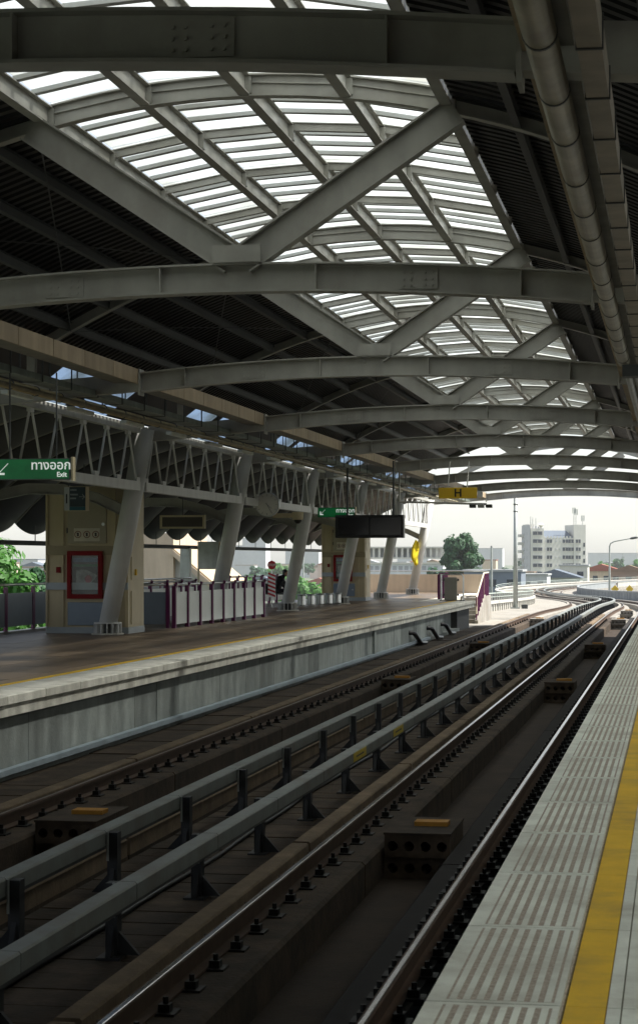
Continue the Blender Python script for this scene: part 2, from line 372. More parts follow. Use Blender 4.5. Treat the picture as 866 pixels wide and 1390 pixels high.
for ri, (ro, sg) in enumerate(RAILS):
    pl = thing('track_plinth', 'brown concrete track plinth with upstand under the rail ' + RNAMES[ri], 'plinth', (CX + ro, 9, FLOORZ), 'track plinths')
    prof = plinth_prof(ro, sg, 0.12 if ri == 0 else 0.33)
    y = -20.0 + 1.3
    while y < 98:
        mk('plinth_block', along(prof, y + 0.02, y + SEG - 0.02), conc_brown if ri else gap_shade, pl)  # near rail's plinth takes the painted shade colour
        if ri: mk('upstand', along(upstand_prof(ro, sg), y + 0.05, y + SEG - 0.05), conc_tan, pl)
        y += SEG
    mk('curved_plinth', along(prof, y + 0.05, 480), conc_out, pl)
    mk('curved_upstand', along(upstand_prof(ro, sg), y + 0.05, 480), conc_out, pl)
    rl = thing('rail', 'steel running rail with shiny head ' + RNAMES[ri], 'rail', (CX + ro, 9, RAILZ - 0.17), 'running rails')
    mk('rail_bar', along([(ro + a, RAILZ + b) for a, b in RAILPROF], -20, 480), rail_side, rl)
    hw = 0.021 if ri < 2 else 0.017
    mk('rail_head', along([(ro - hw, RAILZ - 0.004), (ro + hw, RAILZ - 0.004), (ro + hw, RAILZ + 0.001), (ro + hw * 0.7, RAILZ + 0.003), (ro - hw * 0.7, RAILZ + 0.003), (ro - hw, RAILZ + 0.001)], -20, 480), rail_top if ri < 2 else rail_dark_refl, rl)
    y = 9.5
    while y < 97:
        p = (CX + ro, y, PLZ + 0.004)
        if fsrc is None: fsrc = mk('rail_fastener', fast, fast_m, rl, loc=p)
        else: inst(fsrc, p, rl)
        y += 0.7 if y < 60 else 1.4

post_m = M('black_post', (0.03, 0.031, 0.033), 0.6, 0.2, 0.2, 4)
# conductor rails on brackets
def conductor(cx, post_side, where):
    t = thing('conductor_rail', 'grey covered conductor rail on black posts, ' + where, 'conductor rail', (cx, 9, DECKZ), 'conductor rails')
    prof = [(cx - 0.075, -0.83), (cx + 0.075, -0.83), (cx + 0.075, -0.715), (cx + 0.062, -0.70), (cx - 0.062, -0.70), (cx - 0.075, -0.715)]
    prof = [(a - CX, b) for a, b in prof]
    y = 6.2; src = None
    while y < 108:
        L = 2.62 if y < 60 else 7.86
        mk('cover_length', along(prof, y + 0.006, y + L - 0.006), cover_m, t)
        y += L
    mk('curved_cover', along(prof, y + 0.006, 420), cover_m, t)
    mk('steel_conductor', along([(cx - CX - 0.03, -0.88), (cx - CX + 0.03, -0.88), (cx - CX + 0.03, -0.832), (cx - CX - 0.03, -0.832)], 2, 420), steel_d, t)
    pb = MB(); s_ = post_side
    pb.box(-0.045, 0.045, -0.06, 0.06, 0.0, 0.56)
    pb.box(-0.09, 0.09, -0.16, 0.16, 0.0, 0.03)
    pb.add([(-0.02, -0.06, 0.03), (0.02, -0.06, 0.03), (0.02, -0.06, 0.25), (-0.02, -0.06, 0.25), (-0.02, -0.16, 0.03), (0.02, -0.16, 0.03)], [(0, 3, 4), (1, 5, 2), (4, 3, 2, 5), (0, 4, 5, 1), (0, 1, 2, 3)])
    pb.add([(0.045 * -s_, -0.02, 0.03), (0.045 * -s_, 0.02, 0.03), (0.045 * -s_, 0.02, 0.2), (0.045 * -s_, -0.02, 0.2), (0.2 * -s_, -0.02, 0.03), (0.2 * -s_, 0.02, 0.03)], [(0, 3, 4), (1, 5, 2), (4, 3, 2, 5), (0, 4, 5, 1), (0, 1, 2, 3)])
    pb.box(-0.03 if s_ > 0 else -0.18, 0.18 if s_ < 0 and False else 0.03 if s_ < 0 else 0.03, -0.03, 0.03, 0.36, 0.40)
    cl = MB().tube([(0, -0.085, -0.10), (0, -0.085, 0.11)], 0.014, 6, (1, 0, 0))
    y = 8.9; k = 0; ps = cs = None
    while y < 185:
        px = path_pt(y, cx - CX + post_side * 0.125, DECKZ)
        if ps is None:
            ps = mk('post', pb, post_m, t, loc=px)
            cs = mk('insulator', MB().tube([(0, 0, -0.12), (0, 0, 0.13)], 0.011, 8, (1, 0, 0)), galv_grey, t, loc=(px.x - post_side * 0.03, px.y - 0.1, DECKZ + 0.44))
        else:
            inst(ps, px, t)
            if y < 60: inst(cs, (px.x - post_side * 0.03, px.y - 0.1, DECKZ + 0.44), t)
        y += 2.62
    return t
c1 = conductor(-3.932, -1, 'the nearer of the two between the tracks')
c2 = conductor(-4.928, 1, 'the farther of the two between the tracks')
for y in (24.0, 27.5):
    lb = mk('warning_label', MB().box(-3.9315, -3.853, y, y + 1.0, -0.826, -0.718), purple_lbl, c1)
    mk('label_print', MB().box(-3.9, -3.8515, y + 0.2, y + 0.8, -0.782, -0.762), black_m, lb)

# loose cables lying along the track bed
rc = random.Random(5)
def cable(x, y0, y1, z, rad, amp, label):
    pts = []; y = y0; ph = rc.uniform(0, 6)
    while y < y1: pts.append((x + amp * math.sin(y * 0.55 + ph) + amp * 0.5 * math.sin(y * 1.7 + ph * 2), y, z + rad)); y += 0.8
    mk('cable', MB().tube(pts, rad, 6), black_m, smooth=True, label=label, cat='cable', group='track cables')
cable(-4.43, 8, 95, DECKZ + 0.014, 0.022, 0.03, 'black cable lying midway between the two conductor rails')
cable(-4.62, 8, 95, DECKZ + 0.014, 0.016, 0.05, 'thin black cable beside the farther conductor rail')
# perforated concrete blocks standing between the rails
def holed_block(x0, x1, y0, dy, z0, label):
    t = thing('duct_block', label, 'concrete block', ((x0 + x1) / 2, y0, z0), 'perforated blocks between the rails')
    w = x1 - x0
    for (za, zb, inset, ya, yb, nm) in ((0.0, 0.215, 0.0, 0.06, dy + 0.06, 'base_tier'), (0.225, 0.45, 0.012, 0.0, dy, 'upper_tier')):
        # front face with four round holes: built as a grid of rings
        mb = MB(); n = 4; cw = (w - 2 * inset) / n; h = zb - za; seg = 16
        for k in range(n):
            ca = x0 + inset + cw * (k + 0.5); cz = z0 + (za + zb) / 2; r = 0.052 if w > 0.5 else 0.05
            ring = [(ca + r * math.cos(2 * math.pi * q / seg), cz + r * math.sin(2 * math.pi * q / seg)) for q in range(seg)]
            sq = []
            for q in range(seg):
                a = 2 * math.pi * q / seg; c_, s_ = math.cos(a), math.sin(a)
                f = min((cw / 2) / abs(c_) if abs(c_) > 1e-6 else 9, (h / 2) / abs(s_) if abs(s_) > 1e-6 else 9)
                sq.append((ca + c_ * f, cz + s_ * f))
            vs = [(a, y0 + ya, b) for a, b in ring] + [(a, y0 + ya, b) for a, b in sq] + [(a, y0 + ya + 0.5, b) for a, b in ring]
            fs = [((q + 1) % seg, q, seg + q, seg + (q + 1) % seg) for q in range(seg)] + [(q, (q + 1) % seg, 2 * seg + (q + 1) % seg, 2 * seg + q) for q in range(seg)] + [tuple(range(2 * seg, 3 * seg))]
            mb.add(vs, fs)
            # corner fills
            for sx in (-1, 1):
                for sz in (-1, 1):
                    cxn, czn = ca + sx * cw / 2, cz + sz * h / 2
                    cand = sorted(sq, key=lambda p: (p[0] - cxn) ** 2 + (p[1] - czn) ** 2)[:2]
                    mb.add([(cxn, y0 + ya, czn), (cand[0][0], y0 + ya, cand[0][1]), (cand[1][0], y0 + ya, cand[1][1])], [(0, 1, 2)])
        xa, xb = x0 + inset, x1 - inset
        mb.add([(xa, y0 + ya, z0 + za), (xb, y0 + ya, z0 + za), (xb, y0 + yb, z0 + za), (xa, y0 + yb, z0 + za), (xa, y0 + ya, z0 + zb), (xb, y0 + ya, z0 + zb), (xb, y0 + yb, z0 + zb), (xa, y0 + yb, z0 + zb)],
               [(4, 5, 6, 7), (1, 2, 6, 5), (2, 3, 7, 6), (3, 0, 4, 7)])
        mk(nm, mb, conc_brown if y0 < 80 else conc_out, t)
    mk('lid', MB().box(x0 + 0.004, x1 - 0.004, y0 - 0.015, y0 + dy + 0.01, z0 + 0.452, z0 + 0.475), conc_brown if y0 < 80 else conc_out, t)
    mk('ochre_strip', MB().box(x0 + w * 0.36, x0 + w * 0.86, y0 + dy * 0.42, y0 + dy * 0.60, z0 + 0.476, z0 + 0.52), plank_y, t)
    return t
BL = [(19.9, 'nearest, beside the platform'), (45.0, 'second from the camera'), (65.2, 'third from the camera'), (93.0, 'fourth, in the sunlight'), (109.0, 'farthest, where the track curves')]
for k, (y, w) in enumerate(BL):
    dx = path_x(y) - CX
    holed_block(-2.895 + dx, -2.205 + dx, y, 1.25, FLOORZ + 0.013, 'perforated concrete block with ochre strip in the near track, ' + w)
for k, (y, w) in enumerate(((20.2, 'nearest to the camera'), (45.4, 'half hidden by the conductor rail'), (65.4, 'third from the camera'), (93.3, 'out in the sunlight'))):
    holed_block(-6.665, -5.975, y, 1.25, FLOORZ + 0.013, 'perforated concrete block with ochre strip in the far track, ' + w)

# ------------------------------------------------------------------ near (right) platform
PX = -0.92
mk('near_platform', MB().box(PX + 0.03, 6.6, -60, 100, -0.30, -0.052).box(PX + 0.35, 6.6, -60, 100, -2.4, -0.302), conc_wall, kind='structure')
npf = bpy.data.objects['near_platform']
TL = 1.56
tb = MB()
tb.mat(0).box(0.004, 0.504, 0.006, TL - 0.006, -0.05, -0.010)
# flat margins and raised ribs with dirt in the grooves between them
tb.mat(1).box(0.0745, 0.4785, 0.03, TL - 0.03, -0.0102, -0.0012)
tb.mat(0).box(0.004, 0.074, 0.006, TL - 0.006, -0.0098, 0.0)
tb.box(0.479, 0.504, 0.006, TL - 0.006, -0.0098, 0.0)
tb.box(0.0742, 0.4788, 0.006, 0.045, -0.0098, 0.0).box(0.0742, 0.4788, TL - 0.045, TL - 0.006, -0.0098, 0.0)
nr = 8; pitch = (0.4788 - 0.0742) / nr
for q in range(nr):
    a = 0.0742 + pitch * (q + 0.24); tb.box(a, a + pitch * 0.52, 0.0455, TL - 0.0455, -0.0062, 0.0015)
ts = None; y = -6.0 + 0.92
while y < 75:
    if ts is None: ts = mk('tactile_edge_tile', tb, [tile_m, groove_m], npf, loc=(PX, y, 0))
    else: inst(ts, (PX, y, 0), npf)
    y += TL
mk('tile_bedding', MB().box(PX + 0.006, -0.19, -25, 100, -0.051, -0.016), groove_m, npf)
lb_ = MB().box(0, 0.148, 0.002, TL - 0.002, -0.05, 0.0)
ys_ = None; y = -6.0 + 0.92
while y < 75:
    if ys_ is None: ys_ = mk('yellow_line_tile', lb_, yellow_m, npf, loc=(-0.396, y, 0))
    else: inst(ys_, (-0.396, y, 0), npf)
    y += TL
for (xa, wd) in ((-0.244, 0.05), (-0.188, 0.085), (-0.098, 0.10)):
    ps_ = None; y = -6 + 0.92
    while y < 40:
        if ps_ is None: ps_ = mk('pale_border_tile', MB().box(0, wd, 0.003, TL - 0.003, -0.05, -0.001), tile_m, npf, loc=(xa, y, 0))
        else: inst(ps_, (xa, y, 0), npf)
        y += TL
gt = None; y = -6
while y < 40:
    x = 0.006
    while x < 2.4:
        if gt is None: gt = mk('floor_tile', MB().box(0.002, 0.398, 0.002, 0.398, -0.05, -0.001), grey_tile, npf, loc=(x, y, 0))
        else: inst(gt, (x, y, 0), npf)
        x += 0.4
    y += 0.4 if y < 16 else 2.0
    if y >= 16: break
mk('floor_field', MB().box(2.41, 6.6, -25, 100, -0.05, -0.001).box(0.006, 2.409, y + 0.001, 100, -0.05, -0.001).box(0.006, 2.409, -25, -6.01, -0.05, -0.001), grey_tile, npf, kind='stuff')

pw = mk('light_block_wall', MB().box(6.62, 6.8, -60, 50, -0.3, 3.0), M('light_block_wall_paint', (0.20, 0.19, 0.17), 0.8, 0, 0.12, 1, streak=0.15), label='unseen wall added right of the near platform to cut side light', cat='wall')  # unseen wall added to keep side light off the tracks

# ------------------------------------------------------------------ far (left) platform
LX = -7.95; LOUT = -15.4
fp = mk('far_platform', MB().box(LOUT, LX - 0.70, -60, PEND, -0.30, -0.032).box(LOUT, -9.62, PEND + 0.002, 101, -0.30, -0.032)
        .box(LX - 0.72, LX - 0.045, -60, PEND, -0.262, -0.122), conc_pale, kind='structure')
# coping blocks along the edge
cb = MB().box(-0.69, 0.0, 0.006, 1.494, -0.12, 0.0)
cs_ = None; y = 14.1
while y < PEND - 1:
    if cs_ is None: cs_ = mk('coping_block', cb, conc_pale, fp, bevel=0.012, loc=(LX, y, 0))
    else: inst(cs_, (LX + random.uniform(-0.006, 0.0), y, random.uniform(-0.004, 0.002)), fp)
    y += 1.5
mk('coping_block', MB().box(-0.69, 0, 0.006, PEND - y, -0.12, 0), conc_pale, fp, loc=(LX, y, 0))
mk('yellow_line', MB().box(LX - 0.80, LX - 0.70, 12, PEND, -0.03, 0.003), yellow_m, fp)
# large dark floor tiles
ft = None; y = 20.0
while y < 100:
    x = -15.3
    while x < -9.2:
        if y > PEND - 1.7 and x > -10.8: x += 1.25; continue
        p = (x, y, random.uniform(-0.002, 0.001))
        if ft is None: ft = mk('floor_tile', MB().box(0.004, 1.237, 0.004, 1.596, -0.03, 0.0), floor_dark, fp, loc=p)
        else: inst(ft, p, fp)
        x += 1.25
    y += 1.6
mk('floor_border', MB().box(-9.049, LX - 0.802, 20, PEND, -0.03, -0.001), floor_dark, fp)
# wall below the edge: panels of different tone, band above, ledge below
y = 14.0; k = 0
while y < 70.5:
    L = random.choice((1.3, 1.45, 1.75, 2.2))
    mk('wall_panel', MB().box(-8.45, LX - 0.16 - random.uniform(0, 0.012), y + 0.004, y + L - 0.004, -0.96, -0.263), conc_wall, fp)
    if k == 24: mk('pilaster', MB().box(-8.44, LX - 0.09, y + L - 0.3, y + L, -0.955, -0.264), conc_wall, fp)
    y += L; k += 1
mk('wall_base', MB().box(-8.45, -8.44, 12, 76, -2.4, -0.263).box(-8.439, LX - 0.155, 12, 76.0, -1.6, -0.962), conc_wall, fp)
mk('ledge', MB().box(LX - 0.154, LX - 0.05, 12, 66, -0.985, -0.915), M('blue_grey_ledge', (0.30, 0.36, 0.40), 0.5, 0, 0.2, 2), fp)
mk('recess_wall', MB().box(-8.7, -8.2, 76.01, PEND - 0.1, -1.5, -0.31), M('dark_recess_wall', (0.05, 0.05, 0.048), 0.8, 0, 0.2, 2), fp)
# walkway covers between the far rail and the wall
wb = MB().box(-0.70, 0.0, 0.008, 0.992, -0.06, 0.0)
ws = None; y = 14.0
while y < 82:
    p = (-7.405, y, -1.075 + random.uniform(-0.008, 0.008))
    if ws is None: ws = mk('walkway_cover', wb, conc_brown, fp, loc=p)
    else: inst(ws, p, fp)
    y += 1.0
mk('walkway_base', MB().box(-8.1, -7.42, 12, 82, -1.59, -1.145), conc_floor, fp)
# black drain pipes poking out of the wall near the platform end
for k, (y, w) in enumerate(((61.5, 'nearest of three'), (66.0, 'middle one of three'), (70.0, 'farthest of three'))):
    mk('drain_pipe', MB().tube([(-8.3, y - 0.25, -0.62), (-8.02, y - 0.1, -0.62), (-7.95, y, -0.66), (-7.93, y + 1.3, -0.98), (-7.93, y + 2.6, -1.03)], 0.07, 8), black_m, smooth=True,
       label='black bent drain pipe on the platform wall, ' + w, cat='pipe', group='drain pipes')

# ================================================================== ROOF
def zroof(d): return 7.0 - 0.05 * d * d            # underside of the purlins at distance d from the roof's middle
ENDX = 6.0
KD = 2.36                                           # half width of the skylight
def arc_pts(x0, x1, zf, y, n=24): return [(RCX + x0 + (x1 - x0) * k / n, y, zf(x0 + (x1 - x0) * k / n)) for k in range(n + 1)]
def zmain(d): return 4.85 - 0.21 * (d / 3.97) ** 2
FW = ['nearest, crossing the top of the picture', 'second from the camera', 'third from the camera', 'fourth from the camera', 'fifth from the camera', 'sixth, above the yellow platform sign', 'seventh, first one under open sky', 'eighth, second under open sky', 'last and farthest before the sky']
for k, fy in enumerate(FY):
    t = thing('roof_frame', 'grey steel roof frame with arched tie beam and V struts, ' + FW[k], 'roof frame', (RCX, fy, 4.6), 'roof frames over the tracks')
    mk('arched_tie', MB().sweep(iprof(0.24, 0.33, 0.022, 0.016), arc_pts(-3.97, 3.97, zmain, fy)), steel, t)
    for s_ in (-1, 1):
        mk('strut', MB().sweep([(b, a) for a, b in iprof(0.20, 0.34, 0.022, 0.014)][::-1], [(RCX + s_ * 0.06, fy - 0.02 * s_, zmain(0) + 0.20), (RCX + s_ * (KD + 0.12), fy - 0.02 * s_, zroof(KD) - 0.06)], (0, 1, 0)), steel, t)
    mk('node_plate', MB().box(RCX - 0.28, RCX + 0.28, fy - 0.012 - 0.135, fy - 0.135, zmain(0) + 0.166, zmain(0) + 0.36), steel, t)
    mk('upper_arch', MB().sweep(iprof(0.16, 0.26, 0.018, 0.012), arc_pts(-ENDX, ENDX, lambda d: zroof(d) + 0.12, fy + 0.35, 36)), steel, t)
    for s_ in (-1, 1):
        dq = s_ * 2.05; zq = zmain(dq)
        sp2 = mk('splice_plate', MB().box(RCX + dq - 0.22, RCX + dq + 0.22, fy - 0.026, fy - 0.0085, zq - 0.115, zq + 0.115), steel, t)
        bb = MB()
        for bx_ in (-0.16, -0.08, 0.08, 0.16):
            for bz in (-0.07, 0.0, 0.07): bb.tube([(RCX + dq + bx_, fy - 0.045, zq + bz), (RCX + dq + bx_, fy - 0.0262, zq + bz)], 0.014, 6)
        mk('bolts', bb, steel, sp2, kind='stuff')
        for dv in (0.9, 3.2): mk('stiffener', MB().box(RCX + s_ * dv - 0.006, RCX + s_ * dv + 0.006, fy - 0.112, fy - 0.0085, zmain(dv) - 0.142, zmain(dv) + 0.142), steel, t)
    for s_ in (-1, 1):       # haunch from the tie end out to the column head
        a = RCX + s_ * 3.98; b = RCX + s_ * 6.62
        mk('haunch', MB().add([(a, fy - 0.1, 4.50), (b, fy - 0.1, 4.28), (b, fy - 0.1, 4.62), (a, fy - 0.1, 4.80), (a, fy + 0.1, 4.50), (b, fy + 0.1, 4.28), (b, fy + 0.1, 4.62), (a, fy + 0.1, 4.80)],
                              [(0, 1, 2, 3), (7, 6, 5, 4), (0, 4, 5, 1), (3, 2, 6, 7), (1, 5, 6, 2), (0, 3, 7, 4)]), steel, t)
        mk('end_plate', MB().box(a - 0.015 - 0.0, a + 0.015, fy - 0.14, fy + 0.14, 4.42, 4.86), steel, t)
        q = RCX + s_ * 5.9
        mk('post', MB().sweep(iprof(0.14, 0.14, 0.012, 0.01), [(q, fy, 4.64), (q, fy, zroof(5.9) - 0.02)], (0, 1, 0)), steel, t)

# purlins running the length of the roof
PUR = [0.0, 1.18, KD, 3.13, 3.88, 4.63, 5.33, 5.95]
PW = ['on the roof centre line', 'beside the roof centre line', 'at the skylight edge', 'first beyond the skylight', 'second beyond the skylight', 'third beyond the skylight', 'fourth beyond the skylight', 'outermost above the gutter']
pts_y = (ROOF_Y0, ROOF_Y1)
for k, d in enumerate(PUR):
    for s_ in ((1,) if d == 0 else (-1, 1)):
        side = '' if d == 0 else (', far side' if s_ < 0 else ', near side')
        x = RCX + s_ * d; z = zroof(d)
        h = 0.24 if d <= KD else 0.15
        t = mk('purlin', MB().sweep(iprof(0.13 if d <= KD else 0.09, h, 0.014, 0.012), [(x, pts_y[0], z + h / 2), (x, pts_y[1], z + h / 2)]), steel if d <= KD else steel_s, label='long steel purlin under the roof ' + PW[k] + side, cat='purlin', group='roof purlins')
        if d <= KD:
            for fy in FY[:6]:
                for q in range(4):
                    yy = fy + 0.35 + q * BAY / 4
                    if 16 < yy < 64: mk('cleat', MB().box(x - 0.075, x + 0.075, yy - 0.06, yy + 0.06, z + 0.03, z + 0.22).box(x - 0.085, x + 0.085, yy - 0.02, yy + 0.02, z + 0.13, z + 0.17), steel, t)
# skylight: glazing bars, cross members and panes
skl = thing('skylight', 'long glazed skylight strip with white panes over the tracks', 'skylight', (RCX, 20, 7.2))
strips = [(-KD, -1.18), (-1.18, 0.0), (0.0, 1.18), (1.18, KD)]
NB = BAY / 4.0; NQ = 4; pit = NB / NQ
pane_m = M_translucent('white_polycarbonate', (0.60, 0.625, 0.62), 0.42)
bar_m = M('glazing_bar', (0.42, 0.43, 0.41), 0.5, 0.1, 0.12, 3)
stuffmb = MB(); y = FY[0] + 0.35 + 2 * NB; panes = {}; bars = {}
while y < ROOF_Y1 - 0.3:
    for q in range(NQ):
        yy = y + q * pit
        if yy + pit > ROOF_Y1: break
        for si, (a, b) in enumerate(strips):
            za, zb = zroof(a) + 0.30, zroof(b) + 0.30
            x0, x1 = RCX + a, RCX + b
            vs = [(x0 + 0.01, yy + 0.02, za), (x1 - 0.01, yy + 0.02, zb), (x1 - 0.01, yy + pit - 0.02, zb), (x0 + 0.01, yy + pit - 0.02, za)]
            vs += [(p[0], p[1], p[2] + 0.008) for p in vs]
            fs = [(3, 2, 1, 0), (4, 5, 6, 7), (0, 1, 5, 4), (1, 2, 6, 5), (2, 3, 7, 6), (3, 0, 4, 7)]
            if yy < 17.5: stuffmb.add(vs, fs)
            elif si not in panes: panes[si] = (mk('pane', MB().add([(p[0] - x0, p[1] - yy, p[2]) for p in vs], fs), pane_m, skl, loc=(x0, yy, 0)))
            else: inst(panes[si], (x0, yy, 0), skl)
            if q > 0 and yy >= 17.5:
                key = ('bar', si)
                if key not in bars: bars[key] = mk('glazing_bar', MB().bar((0.02, 0, za - 0.034), (x1 - x0 - 0.02, 0, zb - 0.034), 0.11, 0.05), bar_m, skl, loc=(x0, yy, 0))
                else: inst(bars[key], (x0, yy, 0), skl)
            if q == 0 and yy >= 17.5:
                key = ('cross', si)
                if key not in bars: bars[key] = mk('cross_member', MB().sweep(iprof(0.08, 0.11, 0.012, 0.01), [(0.012, 0, za - 0.09), (x1 - x0 - 0.012, 0, zb - 0.09)]), steel, skl, loc=(x0, yy, 0))
                else: inst(bars[key], (x0, yy, 0), skl)
    y += NB
mk('pane_run', stuffmb, pane_m, skl, kind='stuff')

# ribbed opaque roofing outside the skylight: one panel per bay and slope
def ribbed(d0, d1, y0, y1, zoff=0.16, pitch=0.26):
    """sheet with ribs running down the slope, as thin solid-looking corrugation"""
    mb = MB(); nx = 8; ny = int((y1 - y0) / pitch); vs = []; fs = []
    prof = []
    for k in range(ny):
        b = y0 + (y1 - y0) * k / ny; p = (y1 - y0) / ny
        prof += [(b, 0.0), (b + p * 0.45, 0.0), (b + p * 0.55, 0.045), (b + p * 0.9, 0.045)]
    prof.append((y1, 0.0))
    for i in range(nx + 1):
        d = d0 + (d1 - d0) * i / nx
        for (yy, h) in prof: vs.append((RCX + d, yy, zroof(d) + zoff + h))
    n = len(prof)
    for i in range(nx):
        for j in range(n - 1): fs.append((i * n + j, (i + 1) * n + j, (i + 1) * n + j + 1, i * n + j + 1))
    return mb.add(vs, fs)
bays = [ROOF_Y0, -9.1, 1.3] + [f for f in FY[:8]] + [ROOF_Y1]
BW = ['far behind the camera', 'behind the camera', 'above the camera', 'in the nearest bay in view', 'in the second bay in view', 'in the third bay in view', 'in the fourth bay in view', 'in the fifth bay in view', 'in the sixth bay in view', 'in the seventh bay in view', 'short piece at the roof end']
mk('roof_sheet', ribbed(-KD - 0.03, KD + 0.03, ROOF_Y0, FY[0] + 0.3 + 2 * BAY / 4.0, 0.26), sheet, label='dark ribbed roof sheet added unseen above and behind the camera to darken the near end', cat='roof sheet', group='ribbed roof sheets')  # unseen sheet closes the near skylight to darken the foreground
for s_, nm in ((-1, 'far'), (1, 'near')):
    for k in range(len(bays) - 1):
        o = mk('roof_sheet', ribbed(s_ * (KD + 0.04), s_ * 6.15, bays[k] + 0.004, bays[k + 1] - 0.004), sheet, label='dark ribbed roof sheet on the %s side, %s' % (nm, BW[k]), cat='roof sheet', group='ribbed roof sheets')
        o.modifiers.new('thickness', 'SOLIDIFY').thickness = 0.01
# wind bracing rods under the dark roof on the far side
for k in range(1, 6):
    y0, y1 = FY[k] + 0.4, FY[k + 1 if k < 5 else 5] + 0.3
    if k == 5: break
    mb = MB()
    t = thing('wind_bracing', 'thin crossed bracing rods under the dark roof, %s bay' % ORD[k], 'bracing', (RCX - 4, y0, 6), 'roof bracing')
    for (da, db) in ((2.5, 5.3), (5.3, 2.5)):
        mk('rod', MB().tube([(RCX - (da + (db - da) * q / 8), y0 + (y1 - y0) * q / 8, zroof(da + (db - da) * q / 8) - 0.03) for q in range(9)], 0.009, 6), steel_s, t)

# ------------------------------------------------------------------ gutters along both roof edges
def gutter(side):
    x = RCX + side * 4.0
    nm = 'far' if side < 0 else 'near'
    t = thing('gutter_beam', 'long tan box gutter along the %s roof edge' % nm, 'gutter', (x, 12, 4.6), 'box gutters')
    xa, xb = (x - 0.42, x - 0.03) if side < 0 else (x + 0.03, x + 0.30)
    mk('gutter_box', MB().box(xa, xb, -20, 95.4, 4.63, 4.84), M('gutter_underside', (0.20, 0.19, 0.16), 0.6, 0, 0.2, 2, streak=0.2), t)
    src = None; y = 13.7 if side < 0 else 6
    face = (x - 0.028, x) if side < 0 else (x + 0.0, x + 0.028)
    while y < 94:
        p = (0, y, 0)
        if src is None:
            b = MB().box(face[0], face[1], 0.014, 1.55, 4.61, 4.86)
            if side > 0: b.box(x + 0.0285, x + 0.16, 0.014, 1.55, 4.605, 4.628)
            src = mk('fascia_panel', b, tan, t, loc=p)
        else: inst(src, p, t)
        y += 1.564
    return t
gutter(-1); gutter(1)
# near side: round duct and box tray under the gutter
dk = thing('round_duct', 'brownish galvanised round duct with bands along the near roof edge', 'duct', (-0.62, 12, 4.2))
mk('duct_tube', MB().tube([(-0.655, -10, 4.25), (-0.655, 26.2, 4.25)], 0.085, 20), galv, dk, smooth=True)
for q in range(15):
    yy = 8.5 + q * 1.22 + (0.12 if q % 3 else 0)
    mk('band', MB().tube([(-0.655, yy, 4.25), (-0.655, yy + 0.03, 4.25)], 0.089, 20), steel_d, dk)
for yy in (9.5, 13.0, 16.5, 20.0, 23.5):
    mk('hanger', MB().box(-0.665, -0.645, yy, yy + 0.03, 4.33, 4.61), steel_d, dk)
ct = thing('cable_tray', 'boxed cable tray beside the round duct at the near roof edge', 'cable tray', (-0.4, 12, 4.2))
mk('tray_box', MB().box(-0.485, -0.36, -10, 70, 4.23, 4.40), M('tray_paint', (0.42, 0.37, 0.29), 0.5, 0.1, 0.15, 2, streak=0.2), ct)
for q in range(22):
    yy = 9.0 + q * 1.1
    mk('clip', MB().box(-0.492, -0.352, yy, yy + 0.025, 4.222, 4.408), steel_d, ct)
mk('pendant_box', MB().box(-0.62, -0.42, 24.2, 24.5, 3.86, 4.0), steel_d, label='small dark box fitting under the near cable tray', cat='fitting')
mk('lower_conduit', MB().tube([(-0.60, 26.0, 4.10), (-0.60, 60, 4.10)], 0.05, 10).tube([(-0.50, 26.0, 4.12), (-0.50, 60, 4.12)], 0.035, 8), galv_grey, label='pair of thin grey conduits continuing beyond the round duct', cat='conduit')

# far side: cable tray with hangers, lighting trunking with tubes
tr = thing('cable_tray', 'greenish grey cable tray hung beside the far tan gutter', 'cable tray', (-9.75, 20, 4.4))
mk('tray_channel', MB().box(-9.95, -9.62, 14, 95, 4.42, 4.52), M('tray_green', (0.22, 0.26, 0.235), 0.5, 0.2, 0.2, 2, streak=0.25), tr)
y = 16.0; hs_ = None
while y < 94:
    if hs_ is None: hs_ = mk('hanger', MB().sweep(rect(-0.01, 0.01, -0.012, 0.012), [(-9.60, 0.015, 5.05), (-9.60, 0.015, 4.40), (-9.965, 0.015, 4.40), (-9.965, 0.015, 5.05)], (0, 1, 0)), steel_d, tr, loc=(0, y, 0))
    else: inst(hs_, (0, y, 0), tr)
    y += 1.5
lt = thing('light_trunking', 'yellowish pipe run with lamp tubes above the far platform edge', 'trunking', (-10.2, 20, 4.2))
mk('trunking_pipe', MB().tube([(-10.25, 14, 4.40), (-10.25, 95, 4.40)], 0.075, 12), M('yellowish_pipe', (0.42, 0.36, 0.20), 0.4, 0.3, 0.2, 3, streak=0.2), lt, smooth=True)
mk('lower_pipe', MB().tube([(-10.05, 14, 4.34), (-10.05, 95, 4.34)], 0.04, 8), galv, lt, smooth=True)
y = 15.5; a_ = b_ = None
while y < 94:
    if a_ is None:
        a_ = mk('clamp', MB().tube([(-10.25, 0, 4.40), (-10.25, 0.05, 4.40)], 0.086, 12), steel_d, lt, loc=(0, y, 0))
    else: inst(a_, (0, y, 0), lt)
    y += 1.3
y = 16.2
while y < 94:
    if b_ is None: b_ = mk('lamp_fitting', MB().box(-10.48, -10.36, 0, 1.3, 4.28, 4.34), M('lamp_white', (0.7, 0.72, 0.66), 0.4), lt, loc=(0, y, 0))
    else: inst(b_, (0, y, 0), lt)
    y += 3.47

